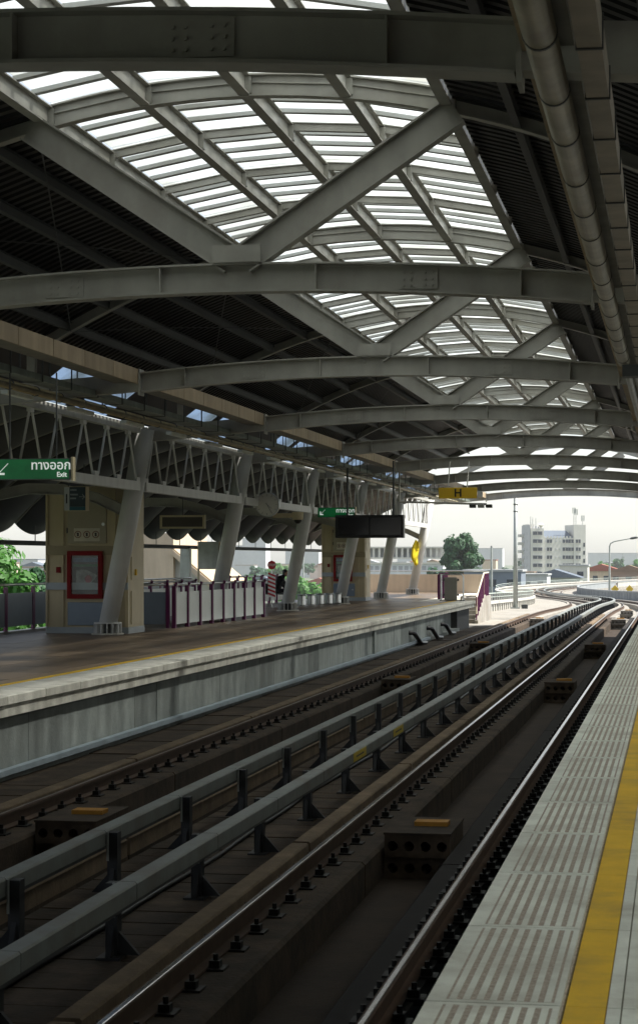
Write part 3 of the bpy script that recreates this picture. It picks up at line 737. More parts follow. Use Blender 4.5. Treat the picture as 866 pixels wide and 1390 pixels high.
# ------------------------------------------------------------------ columns and lattice trusses of the far platform
CW = ['beside the near cream cabinet', 'in the white fence with the clock behind', 'before the seated person', 'before the far cream cabinet', 'under the black display', 'last one, by the yellow flag']
for k in range(3, 9):
    fy = FY[k] - 0.35; bx, tx = -12.35, -11.50
    t = thing('leaning_column', 'leaning round white column on finned base, ' + CW[k - 3], 'column', (bx, fy, 0), 'leaning platform columns')
    mk('shaft', MB().taper([(bx, fy, 0.20), (bx + (tx - bx) * 0.55, fy, 2.5), (tx, fy, 4.55)], [0.20, 0.215, 0.215], 24, (0, 1, 0)), steel_w, t, smooth=True)
    mk('base_plate', MB().taper([(bx, fy, 0.0), (bx, fy, 0.03)], [0.36, 0.36], 24, (0, 1, 0)), conc_pale, t)
    mk('collar', MB().taper([(bx, fy, 0.24), (bx, fy, 0.27)], [0.305, 0.305], 24, (0, 1, 0)), steel_w, t)
    fm = None
    for q in range(14):
        a = 2 * math.pi * q / 14
        mk('fin', MB().bar((bx + math.cos(a) * 0.20, fy + math.sin(a) * 0.20, 0.135), (bx + math.cos(a) * 0.315, fy + math.sin(a) * 0.315, 0.135), 0.022, 0.21), steel_w, t)
    mk('inner_ring', MB().taper([(bx, fy, 0.03), (bx, fy, 0.24)], [0.21, 0.21], 20, (0, 1, 0)), steel_d, t)
    # outrigger rib that carries the outer canopy
    ribp = [(-11.95, fy, 2.72), (-12.6, fy, 3.02), (-13.4, fy, 3.22), (-14.2, fy, 3.24), (-15.0, fy, 3.08), (-15.5, fy, 2.86)]
    mk('canopy_rib', MB().sweep(iprof(0.14, 0.24, 0.018, 0.014), ribp), steel, t)
TX = -11.60
TW = ['at the left edge of the picture', 'between first and second column', 'between second and third column', 'between third and fourth column', 'between fourth and fifth column', 'between fifth and last column']
for k in range(2, 8):
    y0, y1 = FY[k] - 0.35 + 0.25, FY[k + 1] - 0.35 - 0.25
    t = thing('lattice_truss', 'grey lattice truss with thin zigzag rods, ' + TW[k - 2], 'truss', (TX, y0, 3.3), 'platform trusses')
    mk('bottom_chord', MB().box(TX - 0.09, TX + 0.07, y0, y1, 3.17, 3.37), steel_w if k > 1 else steel, t)
    mk('top_chord', MB().box(TX - 0.08, TX + 0.08, y0, y1, 4.44, 4.60), steel, t)
    nb = 6; L = (y1 - y0) / nb
    for q in range(nb):
        ya = y0 + L * q + L * 0.12; ym = y0 + L * (q + 0.5); yb = y0 + L * (q + 1) - L * 0.12
        for (pa, pb_) in (((TX + 0.02, ya, 3.40), (TX + 0.02, ym - 0.05, 4.42)), ((TX + 0.02, yb, 3.40), (TX + 0.02, ym + 0.05, 4.42))):
            mk('rod', MB().tube([pa, pb_], 0.024, 6, (1, 0, 0)), steel_w, t)
        mk('gusset', MB().box(TX - 0.02, TX + 0.05, ym - 0.12, ym + 0.12, 4.36, 4.438), steel_w, t)
    for q in range(nb + 1):
        yy = min(max(y0 + L * q, y0 + 0.1), y1 - 0.1)
        mk('gusset', MB().box(TX - 0.02, TX + 0.05, yy - 0.14, yy + 0.14, 3.372, 3.46), steel_w, t)

# outer canopy of the far platform: sagging panels between ribs; the eave hangs in scallops
cano = thing('outer_canopy', 'curved outer canopy of sagging sheets with scalloped eave', 'canopy', (-15, 20, 3), None)
PITCH = 2.90
def canopy_panel(mirror=False):
    mb = MB(); nx, ny = 12, 14; vs = []; fs = []
    for i in range(nx + 1):
        u = i / nx
        x = -11.75 - u * 3.95; z = 4.62 - 1.35 * u ** 1.6 - 0.55 * u ** 4 - 0.18 * u
        for j in range(ny + 1):
            v = j / ny; sag = 0.26 * math.sin(math.pi * v) ** 0.8 * (0.35 + 0.65 * u)
            vs.append((x, v * (PITCH - 0.01), z - sag))
    for i in range(nx):
        for j in range(ny): a = i * (ny + 1) + j; fs.append((a, a + ny + 1, a + ny + 2, a + 1))
    return mb.add(vs, fs)
cp = None; y = 20.0
while y < 95:
    if cp is None:
        cp = mk('canopy_sheet', canopy_panel(), sheet_pale, cano, smooth=True, loc=(0, y, 0)); cp.modifiers.new('thickness', 'SOLIDIFY').thickness = 0.015
    else: inst(cp, (0, y, 0), cano)
    y += PITCH
rb_ = None; y = 20.0
while y < 95:
    if rb_ is None: rb_ = mk('canopy_batten', MB().sweep(rect(-0.02, 0.02, -0.05, 0.0), [(-11.75 - u * 3.95 / 10, 0, 4.62 - 1.35 * (u / 10) ** 1.6 - 0.55 * (u / 10) ** 4 - 0.18 * u / 10 + 0.02) for u in range(11)]), steel, cano, loc=(0, y, 0))
    else: inst(rb_, (0, y, 0), cano)
    y += PITCH
ep = thing('eave_pipe', 'long dark eave pipe with pegs below the scalloped canopy', 'pipe', (-15.5, 20, 2.1))
mk('pipe_run', MB().tube([(-15.45, 20, 2.06), (-15.45, 96, 2.06)], 0.06, 8), steel_d, ep)
y = 44; pg = None
while y < 95:
    if pg is None: pg = mk('peg', MB().box(-15.46, -15.44, 0, 0.02, 2.08, 2.5), steel_d, ep, loc=(0, y, 0))
    else: inst(pg, (0, y, 0), ep)
    y += PITCH
# dark infill between the roof edge and the outer canopy, with a pale light panel in each bay
inf = thing('eave_infill', 'dark sheet strip with small pale light panels above the far cable tray', 'roof strip', (-11.4, 20, 4.9))
def strip(y0, y1, m, nm):
    o = mk(nm, MB().add([(-10.99, y0, 5.36), (-11.86, y0, 4.70), (-11.86, y1, 4.70), (-10.99, y1, 5.36)], [(0, 1, 2, 3)]), m, inf); o.modifiers.new('thickness', 'SOLIDIFY').thickness = 0.012
strip(-60, FY[0] + 3, sheet, 'infill_sheet')
slot_m = M_translucent('bluish_light_panel', (0.42, 0.50, 0.60), 0.0)
for k in range(0, 8):
    strip(FY[k] + 3.004, FY[k] + 5.3, slot_m, 'light_panel'); strip(FY[k] + 5.304, FY[k] + 5.9, sheet, 'infill_sheet'); strip(FY[k] + 5.904, FY[k] + 8.2, slot_m, 'light_panel'); strip(FY[k] + 8.204, FY[k + 1] + 3, sheet, 'infill_sheet')
# near-side outer roof over the camera's own platform (seen only as cover for the light)
nc = thing('near_canopy', 'outer canopy over the near platform, out of view above the camera', 'canopy', (3, 10, 4))
def cov(nm, x0, z0, x1, z1, ya, yb, m):
    o = mk(nm, MB().add([(x0, ya, z0), (x1, ya, z1), (x1, yb, z1), (x0, yb, z0)], [(0, 3, 2, 1)]), m, nc); o.modifiers.new('thickness', 'SOLIDIFY').thickness = 0.02
cov('canopy_sheet', 0.9, 5.52, 2.4, 5.0, -60, 85, sheet_pale)
cov('light_panel', 2.403, 5.0, 3.6, 4.5, 0, 85, M_translucent('added_tile_light_panel', (0.50, 0.52, 0.51), 0.26))  # unseen translucent strip added to brighten the near edge tiles
cov('canopy_sheet', 2.403, 5.0, 3.6, 4.5, -60, -0.01, sheet_pale)
cov('canopy_sheet', 3.603, 4.5, 6.0, 2.75, -60, 85, sheet_pale)

# ================================================================== PLATFORM FURNITURE (far platform)
def cabinet(x0, x1, y, label):
    t = thing('equipment_cabinet', label, 'cabinet', ((x0 + x1) / 2, y, 0), 'cream equipment cabinets')
    w = x1 - x0; yb = y + 1.35; H = 3.3
    mk('body', MB().box(x0, x1, y, yb, 0.14, H), cream, t)
    mk('plinth', MB().box(x0 - 0.02, x1 + 0.02, y - 0.02, yb, 0.0, 0.139), bluegrey_l, t)
    for f in (0.0, 0.20, 0.84, 0.97):
        mk('rib', MB().box(x0 + w * f - 0.02, x0 + w * f + 0.025, y - 0.045, y - 0.001, 0.15, H - 0.02), cream, t)
    mk('olive_band', MB().box(x0 - 0.01, x1 + 0.01, y - 0.06, y - 0.001, 1.76, 1.96), cream_d, t)
    mk('grey_band', MB().box(x0 - 0.012, x1 + 0.012, y - 0.055, y - 0.001, 0.98, 1.14), bluegrey_l, t)
    d = mk('upper_door', MB().box(x0 + w * 0.26, x0 + w * 0.74, y - 0.03, y - 0.002, 2.02, 2.98), M('olive_door', (0.36, 0.32, 0.23), 0.5, 0.05, 0.08, 2), t, bevel=0.008)
    mk('lock', MB().disc((x0 + w * 0.70, y - 0.045, 2.45), 0.035, 0.014, 12), chrome, d)
    for hz in (2.25, 2.75): mk('hinge', MB().tube([(x0 + w * 0.255, y - 0.035, hz), (x0 + w * 0.255, y - 0.035, hz + 0.12)], 0.016, 8, (1, 0, 0)), steel_d, d)
    nt_ = mk('notice_plate', MB().box(x0 + w * 0.34, x0 + w * 0.66, y - 0.04, y - 0.031, 2.07, 2.36), M('notice_white', (0.6, 0.56, 0.45), 0.5), t)
    for q in range(3):
        c = x0 + w * (0.39 + 0.11 * q)
        rg = MB(); n = 20
        for a in range(n):
            p0, p1 = 2 * math.pi * a / n, 2 * math.pi * (a + 1) / n
            rg.add([(c + r_ * math.cos(p), y - 0.0415, 2.22 + r_ * math.sin(p)) for p in (p0, p1) for r_ in (0.062, 0.082)], [(0, 2, 3, 1)])
        rg.bar((c - 0.05, y - 0.042, 2.27), (c + 0.05, y - 0.042, 2.17), 0.004, 0.016, (0, 1, 0))
        mk('ban_ring', rg, M('ban_red', (0.22, 0.10, 0.07), 0.5), nt_)
        mk('pictogram', MB().box(c - 0.022, c + 0.022, y - 0.0425, y - 0.0405, 2.18, 2.26), black_m, nt_)
    l = mk('lower_door', MB().box(x0 + w * 0.26, x0 + w * 0.76, y - 0.03, y - 0.002, 0.18, 0.70), bluegrey, t, bevel=0.008)
    mk('lock', MB().disc((x0 + w * 0.71, y - 0.045, 0.45), 0.03, 0.014, 12), chrome, l)
    mk('alarm_button', MB().box(x0 + w * 0.12, x0 + w * 0.17, y - 0.05, y - 0.002, 1.36, 1.49), red_frame, t)
    # poster case
    pa, pb_ = x0 + w * 0.27, x0 + w * 0.70
    fr = MB()
    for (a, b, c, d_) in ((pa, pb_, 0.78, 0.88), (pa, pb_, 1.75, 1.85), (pa, pa + 0.09, 0.881, 1.749), (pb_ - 0.09, pb_, 0.881, 1.749)): fr.box(a, b, y - 0.14, y - 0.002, c, d_)
    fo = mk('poster_case', fr, red_frame, t)
    mk('poster', MB().box(pa + 0.092, pb_ - 0.092, y - 0.03, y - 0.004, 0.882, 1.748), M('poster_print', (0.035, 0.038, 0.04), 0.4, 0, 0.9, 6.0, dirt=(0.045, 0.04, 0.035), dirt_amt=0.8), fo)
    mk('poster_heading', MB().box(pa + 0.11, pb_ - 0.11, y - 0.034, y - 0.0305, 1.60, 1.70), M('poster_blue', (0.10, 0.16, 0.26), 0.4, 0, 0.4, 20), fo)
    mk('poster_strip', MB().box(pa + 0.11, pb_ - 0.11, y - 0.034, y - 0.0305, 1.50, 1.55), M('poster_green', (0.05, 0.20, 0.10), 0.4, 0, 0.4, 20), fo)
    wp = pb_ - pa; sh = MB(); vs = []
    for q in range(9):
        u_ = q / 8; xx = pa + wp * (0.22 + 0.60 * u_); zt = 1.42 + 0.06 * math.sin(u_ * 3.0); vs += [(xx, y - 0.0345, 0.98 + 0.30 * u_ * u_), (xx, y - 0.0345, zt - 0.12 * u_)]
    sh.add(vs, [(2 * q, 2 * q + 2, 2 * q + 3, 2 * q + 1) for q in range(8)])
    mk('poster_picture', sh, M('poster_pale', (0.26, 0.265, 0.25), 0.4, 0, 0.8, 9.0, dirt=(0.12, 0.11, 0.10), dirt_amt=0.8), fo)
    mk('poster_figure', MB().disc((pa + wp * 0.58, y - 0.038, 1.22), 0.085, 0.003, 16), M('poster_red', (0.34, 0.06, 0.08), 0.4, 0, 0.5, 15), fo)
    mk('poster_pane', MB().box(pa + 0.093, pb_ - 0.093, y - 0.10, y - 0.094, 0.883, 1.747), M_glass('case_glass', (0.92, 0.95, 0.95), 0.02), fo)
    # side face details
    for z0, z1 in ((0.2, 0.95), (1.2, 1.72), (2.02, 3.2)):
        mk('side_panel', MB().box(x1 + 0.001, x1 + 0.02, y + 0.25, yb - 0.2, z0, z1), cream, t)
    mk('lamp_knob', MB().box(x1 + 0.021, x1 + 0.06, y + 0.5, y + 0.58, 1.3, 1.44), yellow_s, t)
    return t
cabinet(-13.90, -12.02, 43.05, 'near cream equipment cabinet with red framed poster behind the first column')
cabinet(-14.0, -12.25, 79.2, 'far cream equipment cabinet with red framed poster behind the fourth column')

# hanging signs -------------------------------------------------------------
def exit_sign(x0, x1, y, z0, z1, label):
    t = thing('exit_sign', label, 'sign', ((x0 + x1) / 2, y, z0), 'green exit signs')
    w, h = x1 - x0, z1 - z0
    mk('sign_box', MB().box(x0, x1, y, y + 0.14, z0, z1), M('sign_case', (0.05, 0.07, 0.06), 0.4), t)
    mk('sign_face', MB().box(x0 + 0.012, x1 - 0.03, y - 0.004, y - 0.0005, z0 + 0.012, z1 - 0.012), green_lit, t)
    mk('end_cap', MB().box(x1 + 0.001, x1 + 0.03, y + 0.01, y + 0.13, z0 - 0.02, z1 + 0.02), cream, t)
    text('thai_lettering', 'ทางออก', h * 0.60, (x1 - 0.06 - w * 0.20, y - 0.007, z0 + h * 0.66), white_lit, t, bold=0.002)
    text('english_lettering', 'Exit', h * 0.32, (x1 - 0.055, y - 0.007, z0 + h * 0.23), white_lit, t, align='RIGHT', bold=0.002)
    c = (x0 + w * 0.13, z0 + h * 0.5); r = h * 0.27
    ar = MB().bar((c[0] + r, y - 0.008, c[1] + r), (c[0] - r * 0.8, y - 0.008, c[1] - r * 0.8), 0.006, h * 0.10, (0, 1, 0))
    ar.box(c[0] - r, c[0] - r + h * 0.10, y - 0.011, y - 0.005, c[1] - r, c[1] + r * 0.35).box(c[0] - r + h * 0.101, c[0] + r * 0.35, y - 0.011, y - 0.005, c[1] - r, c[1] - r + h * 0.10)
    mk('arrow', ar, white_lit, t)
    for xx in (x0 + w * 0.2, x0 + w * 0.8): mk('hanger', MB().tube([(xx, y + 0.07, z1), (xx, y + 0.07, 4.3)], 0.012, 6, (1, 0, 0)), steel_d, t)
    return t
exit_sign(-9.52, -8.37, 27.0, 2.785, 3.085, 'large green exit sign at the left edge, above the platform')
exit_sign(-10.75, -9.60, 60.0, 2.955, 3.255, 'small green exit sign hung beside the black display')
# information box sign on the truss
t = thing('direction_sign', 'dark information box sign with arrow near the first cabinet', 'sign', (-12.6, 41, 2.7))
mk('sign_box', MB().box(-12.86, -12.38, 41.0, 41.25, 2.70, 3.22), cream, t)
mk('light_strip', MB().box(-12.855, -12.74, 40.994, 40.9995, 2.71, 3.21), M('sign_grey', (0.5, 0.53, 0.55), 0.5), t)
mk('dark_face', MB().box(-12.738, -12.385, 40.994, 40.9995, 2.79, 3.21), bluepaint, t)
mk('teal_foot', MB().box(-12.738, -12.385, 40.994, 40.9995, 2.71, 2.788), M('teal_strip', (0.02, 0.11, 0.15), 0.5), t)
mk('ticket_symbol', MB().box(-12.815, -12.785, 40.99, 40.9935, 2.86, 3.06), black_m, t)
ar = MB().bar((-12.52, 40.992, 3.0), (-12.40, 40.992, 3.0), 0.003, 0.016, (0, 1, 0)).bar((-12.45, 40.992, 3.05), (-12.40, 40.992, 3.0), 0.003, 0.014, (0, 1, 0)).bar((-12.45, 40.992, 2.95), (-12.40, 40.992, 3.0), 0.003, 0.014, (0, 1, 0))
mk('arrow', ar, white_t, t)
for q, (wd, z) in enumerate(((0.14, 3.13), (0.17, 3.03), (0.13, 2.95))): mk('lettering_line', MB().box(-12.72, -12.72 + wd, 40.991, 40.9935, z, z + 0.035), M('sign_text_grey', (0.25, 0.29, 0.32), 0.5, 0, 0.6, 60), t)
for xx in (-12.8, -12.45): mk('hanger', MB().tube([(xx, 41.12, 3.22), (xx, 41.12, 3.7)], 0.012, 6, (1, 0, 0)), steel_d, t)
# blank framed panel
t = thing('hanging_panel', 'framed dark blank panel hung under the canopy between columns', 'sign', (-13, 52, 2.5))
mk('panel_face', MB().box(-13.56, -12.44, 51.98, 52.06, 2.54, 2.80), M('brown_face', (0.07, 0.055, 0.045), 0.4, 0, 0.1, 2), t)
fr = MB()
for (a, b, c, d_) in ((-13.62, -12.38, 2.49, 2.54), (-13.62, -12.38, 2.80, 2.85), (-13.62, -13.56, 2.541, 2.799), (-12.44, -12.38, 2.541, 2.799)): fr.box(a, b, 51.95, 52.08, c, d_)
mk('panel_frame', fr, cream, t)
mk('hanger', MB().tube([(-13.0, 52.02, 2.85), (-13.0, 52.02, 3.6)], 0.012, 6, (1, 0, 0)), steel_d, t)
# clock
t = thing('platform_clock', 'round platform clock with dark dial beside the second column', 'clock', (-11.3, 55, 3.2))
mk('case', MB().disc((-11.3, 55.0, 3.21), 0.34, 0.16, 40), chrome, t)
mk('dial', MB().disc((-11.3, 54.99, 3.21), 0.315, 0.008, 40), M('dial_grey', (0.80, 0.79, 0.72), 0.4, 0, 0.05, 2), t)
tk = MB()
for q in range(12):
    a = 2 * math.pi * q / 12; tk.bar((-11.3 + math.sin(a) * 0.24, 54.986, 3.21 + math.cos(a) * 0.24), (-11.3 + math.sin(a) * 0.30, 54.986, 3.21 + math.cos(a) * 0.30), 0.004, 0.042, (0, 1, 0))
mk('hour_marks', tk, black_m, t, kind='stuff')
for nm, L, a, w_ in (('hour_hand', 0.17, R(130), 0.055), ('minute_hand', 0.27, R(150), 0.042)):
    mk(nm, MB().bar((-11.3 - math.sin(a) * 0.05, 54.981 - (0.004 if nm[0] == 'm' else 0), 3.21 - math.cos(a) * 0.05), (-11.3 + math.sin(a) * L, 54.981 - (0.004 if nm[0] == 'm' else 0), 3.21 + math.cos(a) * L), 0.003, w_, (0, 1, 0)), black_m, t)
mk('bracket', MB().box(-11.62, -11.58, 55.02, 55.12, 3.05, 3.5).box(-11.7, -11.621, 55.0, 55.14, 3.12, 3.28), white_t, t)
# cctv camera
t = thing('surveillance_camera', 'cream surveillance dome camera on bracket beside the clock', 'camera', (-10.9, 56, 2.9))
mk('arm', MB().box(-11.35, -10.62, 56.0, 56.1, 2.86, 2.99), cream, t, bevel=0.01)
mk('housing', MB().taper([(-10.62, 56.05, 3.02), (-10.62, 56.05, 2.8)], [0.17, 0.15], 16, (0, 1, 0)), cream, t, smooth=False)
mk('dome', MB().taper([(-10.62, 56.05, 2.8), (-10.62, 56.05, 2.74), (-10.62, 56.05, 2.69)], [0.12, 0.10, 0.045], 16, (0, 1, 0)), black_m, t, smooth=True)
# black passenger display
t = thing('display_board', 'wide black hanging passenger display over the platform', 'display', (-9, 59, 2.3))
mk('casing', MB().box(-10.04, -7.97, 59.0, 59.35, 2.31, 3.0), black_m, t, bevel=0.015)
mk('screen', MB().box(-9.95, -9.02, 58.993, 58.9995, 2.40, 2.92), screen_m, t); mk('screen', MB().box(-8.98, -8.05, 58.993, 58.9995, 2.40, 2.92), screen_m, t)
for xx in (-9.7, -8.3): mk('hanger', MB().tube([(xx, 59.2, 3.0), (xx, 59.2, 4.62)], 0.03, 8, (1, 0, 0)), steel_d, t)
# yellow H stopping marker
t = thing('stopping_marker', 'yellow hanging sign with black letter H over the far track', 'sign', (-6.65, 62, 3.5))
mk('board', MB().box(-7.27, -6.07, 62.0, 62.06, 3.57, 3.91), yellow_s, t, bevel=0.006)
text('letter', 'H', 0.34, (-6.66, 61.996, 3.735), black_m, t, bold=0.008)
mk('side_box', MB().box(-6.06, -5.90, 62.0, 62.12, 3.62, 3.80), steel_w, t)
for xx in (-6.98, -6.38): mk('hanger', MB().tube([(xx, 62.05, 3.91), (xx, 62.6, 4.75)], 0.02, 8, (1, 0, 0)), steel, t)
t = thing('platform_camera_cluster', 'cluster of small grey cameras on a rod below the yellow sign', 'camera', (-6.5, 64, 3.4))
mk('rod', MB().tube([(-8.85, 64.5, 3.55), (-6.0, 64.5, 3.46)], 0.035, 8), steel, t)
for xx in (-6.55, -6.28, -6.02): mk('camera_body', MB().box(xx, xx + 0.2, 64.35, 64.65, 3.34, 3.45), steel_d if xx != -6.28 else galv_grey, t, bevel=0.01)
mk('drop', MB().tube([(-8.85, 64.5, 3.55), (-8.85, 64.5, 4.62)], 0.03, 8, (1, 0, 0)), steel, t)

# railings ------------------------------------------------------------------
def railing(name, pts_, label, panel=white_panel, post=purple, h=1.05, top=chrome, step=1.12, group=None, infill=True, double=False):
    """posts, infill panels and a top rail along a polyline of two points"""
    (xa, ya), (xb, yb) = pts_; L = math.hypot(xb - xa, yb - ya); n = max(1, round(L / step)); d = Vector(((xb - xa) / L, (yb - ya) / L, 0)); nn = Vector((-d.y, d.x, 0))
    t = thing(name, label, 'railing', (xa, ya, 0), group)
    for q in range(n + 1):
        p = Vector((xa, ya, 0)) + d * (L * q / n)
        for off in ((-0.055, 0.055) if double else (0,)):
            a = p + d * off
            mk('post', MB().bar(a + Vector((0, 0, 0.0)), a + Vector((0, 0, h - 0.03)), 0.045 if double else 0.10, 0.08, d), post, t)
        if not double: mk('post_head', MB().bar(p + Vector((0, 0, h - 0.03)) + nn * -0.03, p + Vector((0, 0, h + 0.05)) + nn * -0.06, 0.06, 0.06, d), post, t)
        if q < n and infill:
            a = p + d * (0.10 if double else 0.06); b = p + d * (L / n - (0.10 if double else 0.06))
            mk('infill_panel', MB().bar(a + Vector((0, 0, h * 0.46)), b + Vector((0, 0, h * 0.46)), 0.02, h * 0.74), panel, t)
    z = h + (0.0 if not double else 0.02)
    mk('top_rail', MB().tube([(xa, ya, z), (xb, yb, z)], 0.03, 10), top, t, smooth=True)
    return t
white_glass = M('milky_panel', (0.62, 0.66, 0.64), 0.35, 0, 0.06, 2)
railing('stair_railing', ((-11.86, 46.6), (-11.66, 56.2)), 'purple and white railing with chrome rail beside the stairwell, between first and third columns', white_glass, step=1.2)
railing('stair_railing', ((-13.75, 46.55), (-12.0, 46.55)), 'short grey panelled railing closing the stairwell behind the near cabinet', bluegrey, step=0.9)
railing('stair_railing', ((-13.8, 46.7), (-13.7, 56.2)), 'outer stairwell railing of purple posts seen over the white one', white_glass, step=1.6)
railing('edge_railing', ((-15.2, 38.0), (-15.2, 62.0)), 'dark panelled railing along the platform back edge beside the green tree', bluegrey, double=True, step=2.05)
railing('edge_railing', ((-15.2, 66.0), (-15.2, 78.5)), 'back edge railing with white panels behind the seated person', white_panel, step=1.4)
# purple gate railings at the platform end
t = railing('end_railing', ((-9.75, 83.2), (-9.75, 86.2)), 'cluster of purple posts with chrome rail at the platform end', white_panel, step=0.5, infill=False)
t = thing('end_gate', 'grey gate panel in dark frame at the platform end', 'gate', (-8.92, 80.0, 0))
mk('gate_panel', MB().box(-9.14, -8.62, 79.9, 79.94, 0.02, 0.95), M('gate_grey', (0.25, 0.245, 0.22), 0.5, 0, 0.08, 3), t, bevel=0.02)
for z in (0.2, 0.8):
    for xx in (-9.19, -8.61): mk('clamp', MB().box(xx, xx + 0.06, 79.87, 79.97, z, z + 0.09), steel_d, t)
mk('gate_frame', MB().tube([(-9.27, 80.0, 0.0), (-9.27, 80.0, 1.06), (-8.44, 80.0, 1.06), (-8.38, 80.0, 0.98), (-8.38, 80.0, 0.0)], 0.03, 8, (0, 1, 0)), chrome, t)
mk('sill', MB().box(-9.32, -8.32, 79.85, 80.1, 0.0, 0.03), steel_d, t)

# far end: notch with stair, low beige wall, landing
st = thing('track_stair', 'sunlit cream concrete stair from the track up to the platform end', 'stair', (-9.0, 86, -1.2))
for q in range(6):
    mk('step', MB().box(-9.36, -8.60, 87.2 + q * 0.42, 90.6, -1.6 if q == 0 else -1.14 + q * 0.18 + 0.001, -1.14 + (q + 1) * 0.18), conc_out, st)
mk('side_wall', MB().add([(-9.48, 86.9, -1.6), (-9.362, 86.9, -1.6), (-9.362, 90.6, -1.6), (-9.48, 90.6, -1.6), (-9.48, 86.9, -1.0), (-9.362, 86.9, -1.0), (-9.362, 90.6, 0.06), (-9.48, 90.6, 0.06)], [(3, 2, 1, 0), (4, 5, 6, 7), (0, 1, 5, 4), (1, 2, 6, 5), (2, 3, 7, 6), (3, 0, 4, 7)]), conc_out, st)
mk('side_wall', MB().add([(-8.598, 86.9, -1.6), (-8.46, 86.9, -1.6), (-8.46, 90.6, -1.6), (-8.598, 90.6, -1.6), (-8.598, 86.9, -1.0), (-8.46, 86.9, -1.0), (-8.46, 90.6, 0.06), (-8.598, 90.6, 0.06)], [(3, 2, 1, 0), (4, 5, 6, 7), (0, 1, 5, 4), (1, 2, 6, 5), (2, 3, 7, 6), (3, 0, 4, 7)]), conc_out, st)
t = thing('stair_balustrade', 'purple balustrade with pale handrail sloping up the sunlit stair', 'railing', (-8.53, 86.9, -1))
for q in range(6):
    yy = 87.0 + q * 0.62; zz = -1.0 + (yy - 86.9) / 3.7 * 1.06
    mk('baluster', MB().bar((-8.53, yy, zz), (-8.53, yy, zz + 1.0), 0.05, 0.10, (0, 1, 0)), purple, t)
mk('handrail', MB().tube([(-8.53, 86.95, -0.72), (-8.53, 87.0, 0.0), (-8.53, 90.3, 1.04), (-8.53, 92.6, 1.06)], 0.035, 8), M('pale_handrail', (0.62, 0.55, 0.42), 0.4), t)
for q in range(4): mk('baluster', MB().bar((-8.53, 90.9 + q * 0.55, 0.0), (-8.53, 90.9 + q * 0.55, 1.04), 0.05, 0.10, (0, 1, 0)), purple, t)
mk('landing', MB().box(-9.6, -8.46, 90.61, 93.2, -1.6, -0.005), conc_out, kind='structure')
mk('end_wall', MB().box(-15.4, -9.3, 100.2, 100.4, -0.1, 0.92), beige_wall, label='low beige wall closing the far platform end', cat='wall')
mk('end_wall_rail', MB().tube([(-15.4, 100.3, 1.1), (-9.3, 100.3, 1.1)], 0.03, 8), chrome, label='thin chrome rail above the beige end wall', cat='rail')
# yellow flag near the last column
fl = MB(); n = 8; vs = []
for i in range(n + 1):
    for j in range(4):
        vs.append((-12.02 + 0.03 * math.sin(i * 0.8) - (0.12 + 0.2 * math.sin(math.pi * min(1, i / n * 1.05))) * j / 3, 94.2 + 0.12 * math.sin(j * 1.1 + i * 0.4), 2.5 - 1.05 * i / n + 0.12 * j / 3 * (1 if i < 4 else -1)))
fl.add(vs, [(i * 4 + j, i * 4 + j + 1, i * 4 + j + 5, i * 4 + j + 4) for i in range(n) for j in range(3)])
fo = mk('yellow_flag', fl, M('flag_yellow', (0.8, 0.62, 0.01), 0.6, 0, 0.06, 3), smooth=True, label='limp yellow flag hanging on the last column', cat='flag'); fo.modifiers.new('thickness', 'SOLIDIFY').thickness = 0.006

# back of platform: totem, board, stop sign, stools, bench, person -----------
t = thing('grey_totem', 'plain grey concrete totem post behind the stairwell railing', 'post', (-15.3, 62, 0))
mk('totem_shaft', MB().box(-15.66, -15.34, 62.3, 62.55, -0.03, 2.03), galv_grey, t, bevel=0.01); mk('totem_cap', MB().box(-15.68, -15.32, 62.28, 62.57, 2.031, 2.07), steel_d, t)
t = thing('notice_board', 'grey notice board on two tan posts beside the second column', 'board', (-14.2, 61, 0))
mk('board_panel', MB().box(-14.62, -13.98, 60.5, 60.56, 1.36, 2.22), galv_grey, t, bevel=0.01)
for xx in (-14.66, -13.99): mk('board_post', MB().box(xx, xx + 0.05, 60.561, 60.62, 0, 2.22), cream, t)
t = thing('stop_sign', 'round red stop sign on striped red and white post', 'sign', (-13.8, 68, 0))
mk('disc', MB().disc((-13.81, 68.0, 1.47), 0.16, 0.012, 8), stop_red, t)
text('lettering', 'STOP', 0.115, (-13.81, 67.996, 1.47), white_t, t, bold=0.002)
mk('pole', MB().tube([(-13.81, 68.03, 0), (-13.81, 68.03, 1.4)], 0.02, 8, (1, 0, 0)), chrome, t)
bd = mk('striped_board', MB().box(-13.94, -13.68, 68.0, 68.02, 0.35, 1.17), white_t, t)
for q in range(6):
    z = 0.40 + q * 0.14
    mk('red_stripe', MB().add([(-13.94, 67.996, z + 0.12), (-13.94, 67.996, z + 0.05), (-13.68, 67.996, z - 0.05), (-13.68, 67.996, z + 0.02), (-13.94, 67.9995, z + 0.12), (-13.94, 67.9995, z + 0.05), (-13.68, 67.9995, z - 0.05), (-13.68, 67.9995, z + 0.02)],
       [(0, 1, 2, 3), (7, 6, 5, 4), (0, 4, 5, 1), (1, 5, 6, 2), (2, 6, 7, 3), (3, 7, 4, 0)]), stop_red, bd)
SW = ['nearest to the third column', 'second in the row', 'middle one', 'fourth in the row', 'farthest, before the far cabinet']
for q in range(5):
    x, y = -13.05 + q * 0.16, 69.6 + q * 0.95
    t = thing('steel_stool', 'low steel drum stool in the row on the platform, ' + SW[q], 'stool', (x, y, 0), 'steel stools')
    mk('drum', MB().taper([(x, y, 0.02), (x, y, 0.05), (x, y, 0.36), (x, y, 0.39)], [0.13, 0.145, 0.145, 0.13], 16, (0, 1, 0)), chrome, t, smooth=False)
    mk('seat', MB().taper([(x, y, 0.391), (x, y, 0.42)], [0.17, 0.165], 16, (0, 1, 0)), galv_grey, t)
t = thing('bench', 'dark metal bench under the seated person', 'bench', (-14.25, 70.5, 0))
